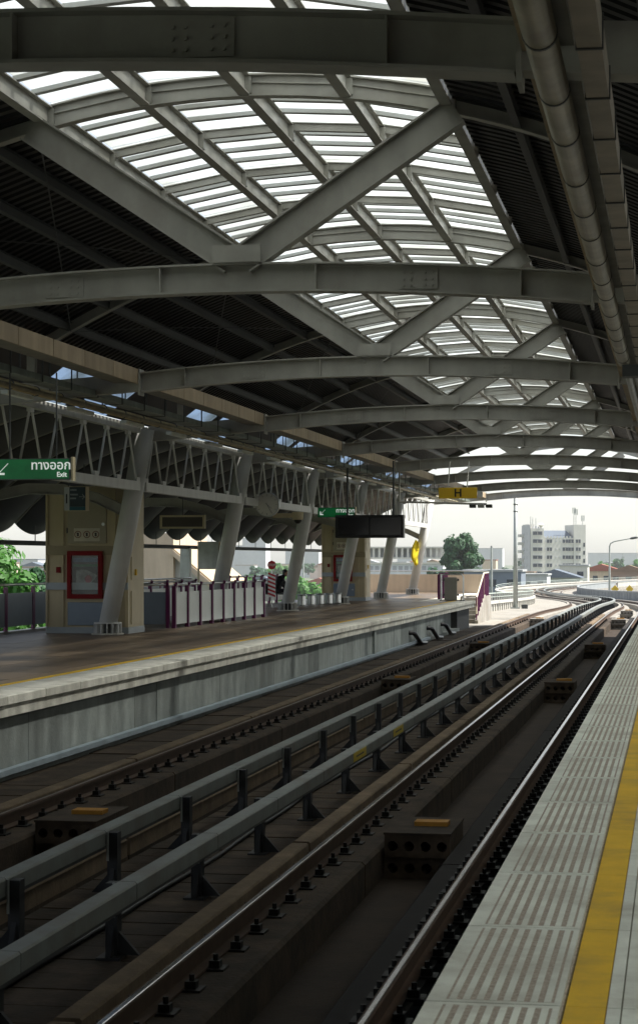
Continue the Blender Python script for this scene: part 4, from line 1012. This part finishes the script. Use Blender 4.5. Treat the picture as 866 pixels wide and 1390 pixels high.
mk('seat', MB().box(-14.85, -13.65, 70.25, 70.7, 0.40, 0.45), steel_d, t, bevel=0.01)
for xx in (-14.75, -13.8): mk('leg', MB().box(xx, xx + 0.05, 70.3, 70.65, 0, 0.4), chrome, t)
# black bag on the bench
bg_ = MB(); bg_.taper([(-14.52, 70.45, 0.455), (-14.52, 70.45, 0.50), (-14.52, 70.45, 0.72), (-14.52, 70.45, 0.80)], [0.16, 0.19, 0.15, 0.06], 12, (0, 1, 0)).tube([(-14.60, 70.45, 0.78), (-14.58, 70.45, 0.90), (-14.46, 70.45, 0.90), (-14.44, 70.45, 0.78)], 0.012, 6, (0, 1, 0))
mk('bag', bg_, black_m, smooth=True, label='black bag standing on the bench beside the person', cat='bag')

# seated person in black, leaning forward: one skinned body
def person():
    t = thing('person', 'person in black clothes with dark hair seated on the bench, leaning forward', 'person', (-14.0, 70.45, 0))
    B = (-14.10, 70.47)
    J = {}
    def j(n, x, y, z, r): J[n] = ((B[0] - x, B[1] + y, z), r)
    j('pelvis', 0.12, 0, 0.56, 0.19); j('waist', 0.07, 0, 0.70, 0.19); j('chest', -0.07, 0, 0.90, 0.20); j('neckb', -0.19, 0, 1.03, 0.10); j('neck', -0.235, 0, 1.08, 0.06)
    j('head', -0.275, 0, 1.15, 0.085); j('crown', -0.28, 0, 1.24, 0.075)
    for s_, n in ((-1, 'a'), (1, 'b')):
        j('hip' + n, 0.08, s_ * 0.10, 0.54, 0.10); j('knee' + n, -0.34, s_ * 0.12, 0.53, 0.072); j('ankle' + n, -0.30 - 0.05 * s_, s_ * 0.12, 0.10, 0.048); j('toe' + n, -0.46 - 0.05 * s_, s_ * 0.13, 0.045, 0.04)
        j('sho' + n, -0.10, s_ * 0.20, 0.96, 0.095); j('elb' + n, -0.26, s_ * 0.25, 0.72, 0.07); j('wri' + n, -0.38, s_ * 0.10, 0.615, 0.036)
    names = list(J); E_ = [('pelvis', 'waist'), ('waist', 'chest'), ('chest', 'neckb'), ('neckb', 'neck'), ('neck', 'head'), ('head', 'crown')]
    for n in 'ab': E_ += [('pelvis', 'hip' + n), ('hip' + n, 'knee' + n), ('knee' + n, 'ankle' + n), ('ankle' + n, 'toe' + n), ('chest', 'sho' + n), ('sho' + n, 'elb' + n), ('elb' + n, 'wri' + n)]
    me = bpy.data.meshes.new('body'); me.from_pydata([J[n][0] for n in names], [(names.index(a), names.index(b)) for a, b in E_], [])
    me.materials.append(M('black_cloth', (0.011, 0.010, 0.012), 0.9, 0, 0.3, 8))
    o = bpy.data.objects.new('body', me); col.objects.link(o); o.parent = t; o.location = -LOC[t.name]
    o.modifiers.new('skin', 'SKIN').use_smooth_shade = True
    sv = me.skin_vertices[0] if me.skin_vertices else None
    if sv is None:
        bpy.context.view_layer.objects.active = o; o.select_set(True); bpy.ops.object.modifier_remove(modifier='skin'); bpy.ops.object.modifier_add(type='SKIN'); o.modifiers[0].use_smooth_shade = True
        sv = me.skin_vertices[0]
    for i, n in enumerate(names): sv.data[i].radius = (J[n][1], J[n][1])
    sv.data[0].use_root = True
    o.modifiers.new('smooth', 'SUBSURF').levels = 2; o.modifiers['smooth'].render_levels = 2
    skin = M('skin', (0.35, 0.20, 0.13), 0.5)
    hx, hy, hz = B[0] + 0.295, B[1], 1.18
    def ell(c, r, n=14, m=10, zmin=-1):
        mb = MB(); vs = []
        for i in range(m + 1):
            th = math.pi * i / m
            for k in range(n): ph = 2 * math.pi * k / n; vs.append((c[0] + r[0] * math.sin(th) * math.cos(ph), c[1] + r[1] * math.sin(th) * math.sin(ph), c[2] + r[2] * math.cos(th)))
        return mb.add(vs, [(i * n + k, (i + 1) * n + k, (i + 1) * n + (k + 1) % n, i * n + (k + 1) % n) for i in range(m) for k in range(n)])
    face = mk('face', ell((hx + 0.012, hy, hz - 0.01), (0.092, 0.075, 0.115)), skin, t, smooth=True)
    mk('nose', MB().taper([(hx + 0.095, hy, hz + 0.02), (hx + 0.125, hy, hz - 0.03), (hx + 0.09, hy, hz - 0.035)], [0.008, 0.014, 0.012], 8, (0, 1, 0)), skin, face)
    for s_ in (-1, 1):
        mk('eye', ell((hx + 0.09, hy + s_ * 0.03, hz + 0.005), (0.012, 0.012, 0.009), 8, 6), black_m, face)
        mk('ear', ell((hx + 0.0, hy + s_ * 0.078, hz - 0.01), (0.02, 0.01, 0.032), 8, 6), skin, face)
    mk('mouth', ell((hx + 0.098, hy, hz - 0.065), (0.008, 0.024, 0.006), 8, 6), M('lips', (0.25, 0.08, 0.07), 0.5), face)
    mk('hair', ell((hx - 0.022, hy, hz + 0.035), (0.10, 0.092, 0.112)), M('dark_hair', (0.008, 0.007, 0.007), 0.5), t, smooth=True)
    for s_ in (-1, 1):       # hands: palm with five bent fingers resting on the knees
        w = Vector((B[0] + 0.39, B[1] + s_ * 0.10, 0.615))
        hb = MB(); hb.taper([w + Vector((-0.03, 0, 0.0)), w, w + Vector((0.05, 0, -0.005)), w + Vector((0.085, 0, -0.012))], [0.024, 0.03, 0.036, 0.03], 10, (0, 1, 0))
        for q, (off, L) in enumerate(((-0.03, 0.055), (-0.01, 0.07), (0.01, 0.075), (0.03, 0.065))):
            a = w + Vector((0.075, off, -0.01)); b_ = a + Vector((L * 0.6, 0, -0.012)); c = b_ + Vector((L * 0.25, 0, -0.035))
            hb.taper([a, b_, c], [0.0095, 0.009, 0.007], 6, (0, 1, 0))
        hb.taper([w + Vector((0.02, -s_ * 0.03, 0)), w + Vector((0.055, -s_ * 0.055, -0.01)), w + Vector((0.085, -s_ * 0.05, -0.02))], [0.012, 0.011, 0.008], 6, (0, 0, 1))
        mk('hand', hb, skin, t, smooth=True)
    return t
person()

# ================================================================== BEYOND THE STATION
# parapets of the curved viaduct
lp = thing('parapet', 'white concrete parapet with pale railing on the far side of the curved viaduct', 'parapet', path_pt(101, -5.55, -1.14), None)
def panel_run(t, off, y0, y1, step, z0, z1, th, mat_, nm, gap=0.03, ribs=None):
    y = y0
    while y < y1:
        ds = step / math.hypot(1, (path_x(y + 1) - path_x(y - 1)) / 2)
        a, b = path_pt(y + gap / 2, off, (z0 + z1) / 2), path_pt(y + ds - gap / 2, off, (z0 + z1) / 2)
        o = mk(nm, MB().bar(a, b, th, z1 - z0), mat_, t)
        if ribs:
            c, d = path_pt(y + ds * 0.42, off + ribs, (z0 + z1) / 2), path_pt(y + ds * 0.58, off + ribs, (z0 + z1) / 2)
            mk('rib', MB().bar(c, d, 0.08, z1 - z0 - 0.1), mat_, o)
        y += ds
par_w = M('parapet_white', (0.44, 0.43, 0.39), 0.85, 0, 0.12, 0.6, 0.15, 20, streak=0.2, objvar=0.05)
par_shade = M('parapet_shaded', (0.30, 0.32, 0.33), 0.85, 0, 0.12, 0.6, 0.15, 20, streak=0.25, objvar=0.08)  # parapet concrete made greyer and bluer for its shaded side
panel_run(lp, -5.62, 101, 240, 1.5, -1.58, -0.72, 0.16, par_w, 'parapet_panel', ribs=0.12)
mk('coping', along(rect(-5.78, -5.42, -0.718, -0.56), 101, 520), par_w, lp)
mk('long_wall', along(rect(-5.70, -5.54, -1.58, -0.72), 241.5, 520), par_w, lp)
mk('railing_bar', along(rect(-5.63, -5.58, -0.16, -0.11), 101, 420), M('pale_green_rail', (0.42, 0.48, 0.44), 0.5), lp)
mk('railing_bar', along(rect(-5.62, -5.59, -0.36, -0.33), 101, 420), M('pale_green_rail', (0.42, 0.48, 0.44), 0.5), lp)
y = 102.3; sp_ = None
while y < 200:
    p = path_pt(y, -5.605, -0.56)
    if sp_ is None: sp_ = mk('railing_post', MB().box(-0.03, 0.03, -0.03, 0.03, 0, 0.42), par_w, lp, loc=p)
    else: inst(sp_, p, lp)
    y += 1.5
rp = thing('parapet', 'grey ribbed parapet sweeping round the near side of the curved viaduct', 'parapet', path_pt(101, 4.9, -1.2), None)
panel_run(rp, 4.9, 110, 330, 1.3, -1.58, -0.42, 0.14, par_shade, 'parapet_panel', ribs=-0.10)
mk('coping', along(rect(4.78, 5.03, -0.418, -0.30), 110, 520), par_shade, rp)
mk('long_wall', along(rect(4.83, 4.97, -1.58, -0.42), 332.5, 520), par_w, rp)

# flyover road beyond the viaduct, sunlit barrier, two yellow chevron signs
fv = mk('flyover_road', MB().sweep([(-6, -1.2), (6, -1.2), (6, 0.0), (5.7, 0.0), (5.7, -0.9), (-5.7, -0.9), (-5.7, 0.0), (-6, 0.0)], [(90, 262, -5.2), (40, 285, -5.0), (14, 312, -4.8), (8, 350, -4.6), (16, 410, -4.4), (50, 500, -4.2)]), conc_out, kind='structure')
for k, (x, y, lab) in enumerate(((-8.75, 300.0, 'small yellow chevron sign behind the grey parapet, left one'), (-6.6, 300.0, 'small yellow chevron sign behind the grey parapet, right one'))):
    t = thing('chevron_sign', lab, 'sign', (x, y, -12), 'yellow chevron signs')
    mk('plate', MB().add([(x - 0.6, y, -2.7), (x, y, -3.3), (x + 0.6, y, -2.7), (x, y, -2.1), (x - 0.6, y + 0.05, -2.7), (x, y + 0.05, -3.3), (x + 0.6, y + 0.05, -2.7), (x, y + 0.05, -2.1)], [(0, 1, 2, 3), (7, 6, 5, 4), (0, 4, 5, 1), (1, 5, 6, 2), (2, 6, 7, 3), (3, 7, 4, 0)]), yellow_s, t)
    mk('chevron', MB().bar((x - 0.12, y - 0.006, -2.45), (x + 0.12, y - 0.006, -2.7), 0.004, 0.14, (0, 1, 0)).bar((x + 0.12, y - 0.006, -2.7), (x - 0.12, y - 0.006, -2.95), 0.004, 0.14, (0, 1, 0)), black_m, t)
    mk('pole', MB().box(x - 0.05, x + 0.05, y + 0.051, y + 0.15, -12, -2.1), galv_grey, t)

# masts and lamp
t = thing('tall_mast', 'tall grey steel mast standing on the viaduct edge', 'mast', (-8.95, 114, -1.14))
mk('mast_tube', MB().taper([(-8.95, 114, -1.1), (-8.95, 114, 2.0), (-8.95, 114, 5.2)], [0.14, 0.12, 0.10], 12, (0, 1, 0)), galv_grey, t, smooth=True)
mk('mast_foot', MB().box(-9.2, -8.7, 113.75, 114.25, -1.138, -1.06), galv_grey, t); mk('junction_box', MB().box(-8.6, -8.25, 113.8, 114.1, -1.138, -0.9), steel_d, t)
for z in (4.4, 4.8): mk('collar', MB().taper([(-8.95, 114, z), (-8.95, 114, z + 0.06)], [0.13, 0.13], 12, (0, 1, 0)), steel_d, t)
t = thing('slim_pole', 'slim grey pole behind the tall mast', 'pole', (-17.6, 190, -12))
mk('pole_tube', MB().taper([(-17.2, 190, -12), (-17.2, 190, 2.9)], [0.18, 0.10], 10, (0, 1, 0)), galv_grey, t); mk('pole_cap', MB().taper([(-17.2, 190, 2.9), (-17.2, 190, 3.0)], [0.13, 0.05], 10, (0, 1, 0)), steel_d, t)
t = thing('street_lamp', 'grey street lamp with long arm reaching right behind the parapet', 'street lamp', (-9.55, 300, -12))
LXp, LYp = -9.55, 300.0
mk('lamp_pole', MB().taper([(LXp, LYp, -12), (LXp, LYp, 0), (LXp, LYp, 3.7)], [0.22, 0.15, 0.11], 10, (0, 1, 0)), galv_grey, t)
mk('lamp_arm', MB().taper([(LXp, LYp, 3.65), (LXp + 0.15, LYp, 4.1), (LXp + 0.7, LYp, 4.4), (LXp + 3.2, LYp, 4.85)], [0.11, 0.10, 0.09, 0.07], 8, (0, 1, 0)), galv_grey, t)
mk('lamp_head', MB().taper([(LXp + 3.0, LYp, 4.80), (LXp + 3.3, LYp, 4.88), (LXp + 4.0, LYp, 4.98), (LXp + 4.2, LYp, 5.0)], [0.09, 0.19, 0.17, 0.07], 10, (0, 1, 0)), steel_d, t)

# ------------------------------------------------------------------ trees
def leaf_cloud(center, rad, n, size, seed, lump=0.35, squash=1.0):
    rnd = random.Random(seed); mb = MB(); vs = []; fs = []
    cl = []
    for k in range(26):       # clumps spread through the crown volume
        a = rnd.uniform(0, 2 * math.pi); u = rnd.uniform(-0.8, 1); rr = rnd.uniform(0.45, 0.95)
        q = math.sqrt(max(0, 1 - u * u))
        cl.append((Vector((rad[0] * rr * q * math.cos(a), rad[1] * rr * q * math.sin(a), rad[2] * rr * u)), rnd.uniform(0.22, 0.42) * min(rad)))
    for k in range(n):
        c, r = rnd.choice(cl)
        d = Vector((rnd.gauss(0, 1), rnd.gauss(0, 1), rnd.gauss(0, 1))).normalized() * r * rnd.uniform(0.55, 1.1)
        p = Vector(center) + c + d
        nrm = (d.normalized() + Vector((rnd.uniform(-.6, .6), rnd.uniform(-.6, .6), rnd.uniform(-.2, .8)))).normalized()
        t1 = nrm.cross(Vector((rnd.uniform(-1, 1), rnd.uniform(-1, 1), 0.3))).normalized(); t2 = nrm.cross(t1)
        s_ = size * rnd.uniform(0.6, 1.3); b = len(vs)
        vs += [p - t1 * s_, p - t2 * s_ * 0.5, p + t1 * s_, p + t2 * s_ * 0.5]; fs.append((b, b + 1, b + 2, b + 3))
    return mb.add(vs, fs)
def tree(label, x, y, zt, rad, mat_, n, size, seed, ground=-12, group=None, name='tree'):
    zc = zt - rad[2]
    t = thing(name, label, 'tree', (x, y, ground), group)
    rnd = random.Random(seed + 99); tk = MB()
    tk.taper([(x, y, ground), (x + 0.1 * rad[0], y, (ground + zc) / 2), (x, y, zc)], [0.09 * rad[0] + 0.12, 0.07 * rad[0] + 0.08, 0.05 * rad[0]], 8, (0, 1, 0))
    for q in range(6):
        a = q * 1.05 + rnd.uniform(-.3, .3); e = Vector((x + math.cos(a) * rad[0] * 0.6, y + math.sin(a) * rad[1] * 0.6, zc + rad[2] * rnd.uniform(0.0, 0.6)))
        tk.taper([(x, y, zc - rad[2] * 0.4), (Vector((x, y, zc)) + e) / 2, e], [0.05 * rad[0], 0.03 * rad[0], 0.012 * rad[0]], 6, (0, 1, 0.1))
    mk('trunk', tk, trunk_m, t, smooth=True)
    mk('crown', leaf_cloud((x, y, zc), rad, n, size, seed), mat_, t)
    return t
tree('large dark green rounded tree standing alone beyond the platform end', -42.3, 400, 6.4, (4.5, 4.3, 4.6), leaf_dark, 7000, 0.5, 3)
tree('bright green leafy tree beside the platform at the left edge', -25.0, 70, 2.25, (2.2, 2.6, 2.3), leaf_bright, 9000, 0.17, 5)
tree('darker green tree between the bright tree and the near cabinet', -25.4, 80, 1.9, (1.1, 1.6, 1.6), leaf_dark, 5000, 0.17, 8)
tree('small bushy tree behind the grey totem and stairwell', -31.5, 120, 0.9, (3.6, 3.0, 2.0), leaf_bright, 4000, 0.24, 11)
tree('low green bush beside the viaduct beyond the stair', -15.6, 135, -0.35, (1.6, 2.0, 1.3), leaf_bright, 4000, 0.16, 14)
tree('green bush seen low between far columns and end wall', -24.0, 170, 0.1, (4.0, 3.0, 1.6), leaf_bright, 3500, 0.25, 17)

# ------------------------------------------------------------------ named buildings
glass_d = M('window_dark', (0.03, 0.04, 0.055), 0.12, 0, 0.3, 0.3)
bwhite = M('building_white', (0.56, 0.55, 0.50), 0.85, 0, 0.06, 0.2, streak=0.08)
bgrey = M('building_grey', (0.45, 0.46, 0.47), 0.85, 0, 0.06, 0.2, streak=0.1)
slate = M('blue_slate_roof', (0.11, 0.135, 0.17), 0.85, 0, 0.1, 0.5)
def rot_obj(o, c, a):
    o.location = c; o.rotation_euler = (0, 0, a)
bt = thing('apartment_block', 'pale multi-storey apartment block with roof antennas in the distance', 'building', (-43.5, 760, -12))
bt.rotation_euler = (0, 0, R(17)); LOC[bt.name] = Vector((0, 0, 0))     # parts below are in the block's own axes
W = 10.6
mk('wall', MB().box(-W, W, 0, 14, 0, 22.0), bwhite, bt)
tw = mk('tower', MB().box(-W - 0.02, -W + 4.9, -0.5, 14.02, 0, 25.6).box(-W - 0.02, -W + 2.0, 3.0, 14.03, 25.601, 27.2), bwhite, bt)
mk('tower', MB().box(W - 4.6, W + 0.02, -0.3, 14.02, 0, 27.0), bwhite, bt)
mk('side_wall', MB().box(-W - 0.35, -W - 0.021, 0.2, 14.1, 0, 26.8), bgrey, bt)
mk('roof', MB().add([(-W + 4.91, 0.6, 22.0), (W - 4.61, 0.6, 22.0), (W - 4.61, 13, 22.0), (-W + 4.91, 13, 22.0), (-W + 4.91, 7, 24.9), (W - 5.8, 7, 24.9)], [(0, 1, 5, 4), (2, 3, 4, 5), (1, 2, 5), (3, 0, 4)]), slate, bt)
for r_ in range(8):
    z = 22.1 - 3.05 * r_ if True else 0
    rows = [(-W + 0.7, -W + 4.3, -0.5)] if r_ == 0 else [(-W + 0.7, -W + 4.3, -0.5), (-W + 6.2, -W + 8.2, 0), (-W + 12.3, -W + 14.4, 0), (-W + 14.5, -W + 16.6, 0), (-W + 17.4, -W + 19.2, -0.3)]
    zz = 23.8 - 3.05 * r_
    if zz < 1.2: break
    for (a, b, yy) in rows:
        w_ = mk('window', MB().box(a - 0.1, b + 0.1, yy - 0.06, yy - 0.005, zz - 0.78, zz + 0.72), bgrey, bt)
        mk('pane', MB().box(a, b, yy - 0.09, yy - 0.061, zz - 0.72, zz + 0.66), glass_d, w_)
        mk('sill', MB().box(a - 0.15, b + 0.15, yy - 0.3, yy - 0.091, zz - 0.86, zz - 0.70), bwhite, w_)
        mk('mullion', MB().box((a + b) / 2 - 0.06, (a + b) / 2 + 0.06, yy - 0.12, yy - 0.0905, zz - 0.64, zz + 0.59), bwhite, w_)
    if r_ > 0:
        sw_ = mk('window', MB().box(W - 0.95, W - 0.25, -0.36, -0.305, zz - 2.1, zz - 0.6), glass_d, bt)
        for c in (-W + 5.4, -W + 9.6, -W + 11.2): mk('vent', MB().box(c, c + 0.55, -0.25, -0.005, zz - 0.2, zz + 0.35), bgrey, bt)
    for yy in (4.5, 9.0): mk('window', MB().box(-W - 0.42, -W - 0.36, yy, yy + 1.0, zz - 0.7, zz + 0.5), M('faded_window', (0.3, 0.31, 0.33), 0.5), bt)
    mk('balcony', MB().box(-W - 2.0, -W - 0.36, 10.5, 13.6, zz - 1.4, zz - 0.3), bwhite, bt)
for q in range(9):
    mk('merlon', MB().box(-W + 5.0 + q * 1.25, -W + 5.6 + q * 1.25, -0.1, 0.4, 22.001, 22.6), bwhite, bt)
for q in range(4): mk('roof_tank', MB().taper([(-W + 1.3 + q * 1.1, 1.5, 25.601), (-W + 1.3 + q * 1.1, 1.5, 26.3 + 0.3 * (q % 2))], [0.45, 0.4], 10, (0, 1, 0)), bgrey, bt)
mk('dish', MB().taper([(-W + 4.0, 0.5, 25.6), (-W + 4.0, 0.4, 26.3), (-W + 4.0, 0.0, 27.2)], [0.1, 0.6, 1.0], 14, (0, 1, 0)), bwhite, bt)
for (x, z0, z1) in ((W - 4.0, 27.0, 33.6), (W - 3.2, 27.0, 33.0), (W - 0.6, 27.0, 30.6), (-W + 0.4, 27.2, 30.2), (-W + 1.2, 27.2, 29.8), (-W + 2.4, 25.6, 29.6)):
    an = mk('antenna', MB().taper([(x, 2, z0), (x, 2, z1)], [0.14, 0.09], 6, (0, 1, 0)), galv_grey, bt)
    if z1 > 30.5: 
        for dx in (-0.5, 0.0, 0.5): mk('antenna_panel', MB().box(x + dx - 0.14, x + dx + 0.14, 1.7, 1.85, z1 - 2.2, z1), galv_grey, an)

# unfinished concrete-frame building behind the platform columns
ft_ = thing('concrete_frame_building', 'long pale concrete frame building with open upper storey, far behind the columns', 'building', (-68, 500, -12))
mk('lower_wall', MB().box(-80, -57.5, 500, 512, -12, 0.6), M('pale_blue_wall', (0.55, 0.58, 0.6), 0.85, 0, 0.06, 0.2, streak=0.1), ft_)
for z in (0.6, 1.9, 4.6): mk('slab', MB().box(-80.3, -57.2, 499.5, 512, z + 0.002, z + 0.4), bwhite, ft_)
for q in range(16):
    mk('frame_column', MB().box(-79.8 + q * 1.46, -79.3 + q * 1.46, 499.8, 500.3, 2.303, 4.6), bwhite, ft_)
    if q < 14: mk('window', MB().box(-79.3 + q * 1.5, -78.3 + q * 1.5, 499.93, 499.99, -1.3, 0.1), M('faded_window', (0.3, 0.31, 0.33), 0.5), ft_)
mk('rear_wall', MB().box(-80, -57.5, 505, 505.3, 2.303, 4.6), bgrey, ft_)
# beige house with white gable next to the platform
hs2 = thing('gabled_house', 'beige house wall with white gable and tan roof edge seen past the near cabinet', 'house', (-23, 90, -12))
mk('wall', MB().box(-25.6, -23.0, 90.2, 97, -12, 2.9), beige_wall, hs2)
mk('gable_wall', MB().add([(-23.0, 90.6, -12), (-20.7, 90.6, -12), (-20.7, 90.6, 0.05), (-23.0, 90.6, 1.95), (-23.0, 97, -12), (-20.7, 97, -12), (-20.7, 97, 0.05), (-23.0, 97, 1.95)], [(0, 1, 2, 3), (7, 6, 5, 4), (1, 5, 6, 2), (3, 2, 6, 7), (0, 3, 7, 4), (0, 4, 5, 1)]), bwhite, hs2)
rf_ = mk('roof', MB().sweep([(-0.4, 0), (7.0, 0), (7.0, 0.12), (-0.4, 0.12)], [(-20.35, 90.6, -0.15), (-23.1, 90.6, 2.12)], (0, 0, 1)), M('tan_roof', (0.42, 0.33, 0.22), 0.7, 0, 0.1, 1), hs2)
mk('verge_board', MB().bar((-20.4, 90.15, -0.2), (-23.1, 90.15, 2.05), 0.06, 0.22), beige_wall, hs2)

# low-rise town: individually placed buildings, each with its own size, roof and windows
def town_house(x, y, w, d, ztop, wallm, roofm, gable, label, group=None, win=True, ground=-12):
    t = thing('town_house', label, 'house', (x, y, ground), group)
    h = ztop - (w * 0.16 if gable else 0.0)
    mk('wall', MB().box(x - w / 2, x + w / 2, y, y + d, ground, h), wallm, t)
    if gable:
        o = 0.5
        mk('roof', MB().add([(x - w / 2 - o, y - o, h - 0.1), (x + w / 2 + o, y - o, h - 0.1), (x + w / 2 + o, y + d + o, h - 0.1), (x - w / 2 - o, y + d + o, h - 0.1), (x, y - o, ztop), (x, y + d + o, ztop)], [(0, 1, 4), (1, 2, 5, 4), (2, 3, 5), (3, 0, 4, 5), (3, 2, 1, 0)]), roofm, t)
    else:
        mk('roof', MB().box(x - w / 2 - 0.25, x + w / 2 + 0.25, y - 0.25, y + d + 0.25, h + 0.002, h + 0.35), roofm, t)
    if win:
        n = max(1, int(w / 2.6))
        for q in range(n):
            for lv in range(2):
                zz = h - 1.9 - lv * 3.0
                mk('window', MB().box(x - w / 2 + (q + 0.25) * w / n, x - w / 2 + (q + 0.7) * w / n, y - 0.06, y - 0.004, zz - 0.6, zz + 0.6), glass_d, t)
    return t
roofs = [M('red_roof', (0.30, 0.10, 0.07), 0.8, 0, 0.15, 0.3), slate, M('grey_sheet_roof', (0.36, 0.37, 0.37), 0.7, 0, 0.15, 0.3), M('brown_roof', (0.20, 0.13, 0.09), 0.8, 0, 0.15, 0.3)]
walls = [bwhite, beige_wall, bgrey, M('pink_wall', (0.55, 0.42, 0.36), 0.85, 0, 0.08, 0.3)]
def ux(u, y): k = (u - 433) / FPX; return y * (k * math.cos(YAW) - math.sin(YAW)) / (math.cos(YAW) + k * math.sin(YAW))
# recognisable ones near the viaduct (placed by bearing from the platform)
town_house(ux(668, 330), 330, 9.5, 10, -0.3, M('dark_blue_wall', (0.16, 0.19, 0.23), 0.8, 0, 0.15, 0.4), roofs[2], False, 'dark blue flat roofed shed left of the tall mast')
town_house(ux(716, 420), 420, 8.0, 12, -1.6, bgrey, roofs[2], False, 'plain grey boxy building just right of the mast')
town_house(ux(752, 440), 440, 11.0, 14, -0.4, M('sage_wall', (0.36, 0.38, 0.33), 0.8, 0, 0.1, 0.4), slate, True, 'sage hall with slate gable roof before the apartment block')
town_house(ux(778, 470), 470, 6.5, 10, 0.2, bwhite, roofs[2], False, 'small white annex at the foot of the apartment block')
town_house(ux(815, 520), 520, 11.0, 12, 0.6, beige_wall, roofs[0], True, 'wide house with dull red roof right of the apartment block')
town_house(ux(853, 480), 480, 9.0, 12, 0.4, M('brown_wall', (0.26, 0.18, 0.14), 0.8, 0, 0.1, 0.4), roofs[3], True, 'brown roofed house at the right edge behind the lamp')
rnd = random.Random(21)
for k in range(78):
    u = rnd.choice((rnd.uniform(180, 450), rnd.uniform(500, 880), rnd.uniform(-20, 80)))
    y = rnd.uniform(420, 1500); w = rnd.uniform(6, 15); zt = rnd.uniform(-6.5, -1.0) if y < 700 else rnd.uniform(-5, 2.5)
    wi, ro_, gb_ = rnd.randrange(4), rnd.randrange(4), rnd.random() < 0.6
    where = 'seen left of the near cabinet' if u < 100 else 'seen past the stairwell railing' if u < 330 else 'seen behind the seated person' if u < 460 else 'seen behind the platform end' if u < 660 else 'seen beyond the curved viaduct'
    lab = 'hazy distant %s building with %s %s roof, %s' % (('white', 'beige', 'grey', 'pinkish')[wi], ('red', 'slate', 'grey', 'brown')[ro_], 'gabled' if gb_ else 'flat', where)
    town_house(ux(u, y), y, w, rnd.uniform(8, 14), zt, walls[wi], roofs[ro_], gb_, lab, 'distant town buildings', win=y < 800)
for k, (u, y, w, zt) in enumerate(((222, 1500, 30, 12), (300, 1700, 46, 14), (345, 1650, 20, 20), (410, 1500, 26, 9), (640, 2000, 40, 9), (665, 1800, 22, 12), (835, 2200, 60, 9), (560, 1900, 30, 12))):
    town_house(ux(u, y), y, w, 20, zt, bgrey, roofs[2], False, 'large pale block on the far hazy skyline, ' + ('above the stairwell railing by the gabled house', 'behind the notice board', 'tallest, left of the stop sign', 'between third column and far cabinet', 'right of the large round tree', 'narrow one near the mast', 'widest, at the right edge', 'behind the concrete frame building')[k], 'far skyline blocks', win=False)
base = {}
for k in range(46):
    u = rnd.choice((rnd.uniform(190, 450), rnd.uniform(500, 870), rnd.uniform(640, 870))); y = rnd.uniform(380, 1300)
    x = ux(u, y); r_ = rnd.uniform(3.0, 5.5); v = k % 3; zt = rnd.uniform(-6, 0.5) if y < 800 else rnd.uniform(-3, 3)
    if v not in base:
        t = tree(('bluish', 'dark green', 'bright green')[v] + ' leafy tree among the distant houses', x, y, zt, (4, 4, 3.4), (leaf_blue, leaf_dark, leaf_bright)[v], 1500, 0.7, 40 + v, group='distant trees'); base[v] = (t, zt)
    else:
        src, z0 = base[v]; t = src.copy(); col.objects.link(t); t['label'] = ('bluish', 'dark green', 'bright green')[v] + ' leafy tree among the distant houses'
        t.location = (x, y, -12 + zt - z0); LOC[t.name] = Vector(t.location); t.scale = (r_ / 4,) * 2 + (1,)
        for ch in src.children:
            c = ch.copy(); col.objects.link(c); c.parent = t
# distant masts on the skyline
for k, (u, y, h) in enumerate(((240, 900, 26), (288, 1100, 30), (412, 900, 22), (752, 1500, 22), (757, 1600, 24), (845, 1300, 18))):
    x = ux(u, y); t = thing('radio_mast', 'thin radio mast on the hazy skyline, ' + ('left of the grey totem', 'beside the second column', 'right of the third column', 'left behind the apartment block', 'right behind the apartment block', 'right of the street lamp')[k], 'mast', (x, y, -12), 'distant radio masts')
    mk('shaft', MB().taper([(x, y, -12), (x, y, -12 + h)], [0.5, 0.2], 6, (0, 1, 0)), galv_grey, t); mk('aerial', MB().box(x - 0.9, x + 0.9, y - 0.2, y + 0.2, -12 + h - 3, -12 + h - 2.2), galv_grey, t)

# ------------------------------------------------------------------ haze: even pale air round everything
hz = MB().box(-1500, 1500, -70, 2600, -13, 45)
hm = bpy.data.materials.new('haze_air'); hm.use_nodes = True
hn = hm.node_tree.nodes; hn.clear(); ho = hn.new('ShaderNodeOutputMaterial'); pv = hn.new('ShaderNodeVolumePrincipled')
pv.inputs['Color'].default_value = (0.95, 0.97, 1.0, 1); pv.inputs['Density'].default_value = 0.00010; pv.inputs['Anisotropy'].default_value = 0.3
hm.node_tree.links.new(pv.outputs[0], ho.inputs['Volume'])
mk('haze', hz, hm, kind='stuff')
scene.cycles.volume_bounces = 1
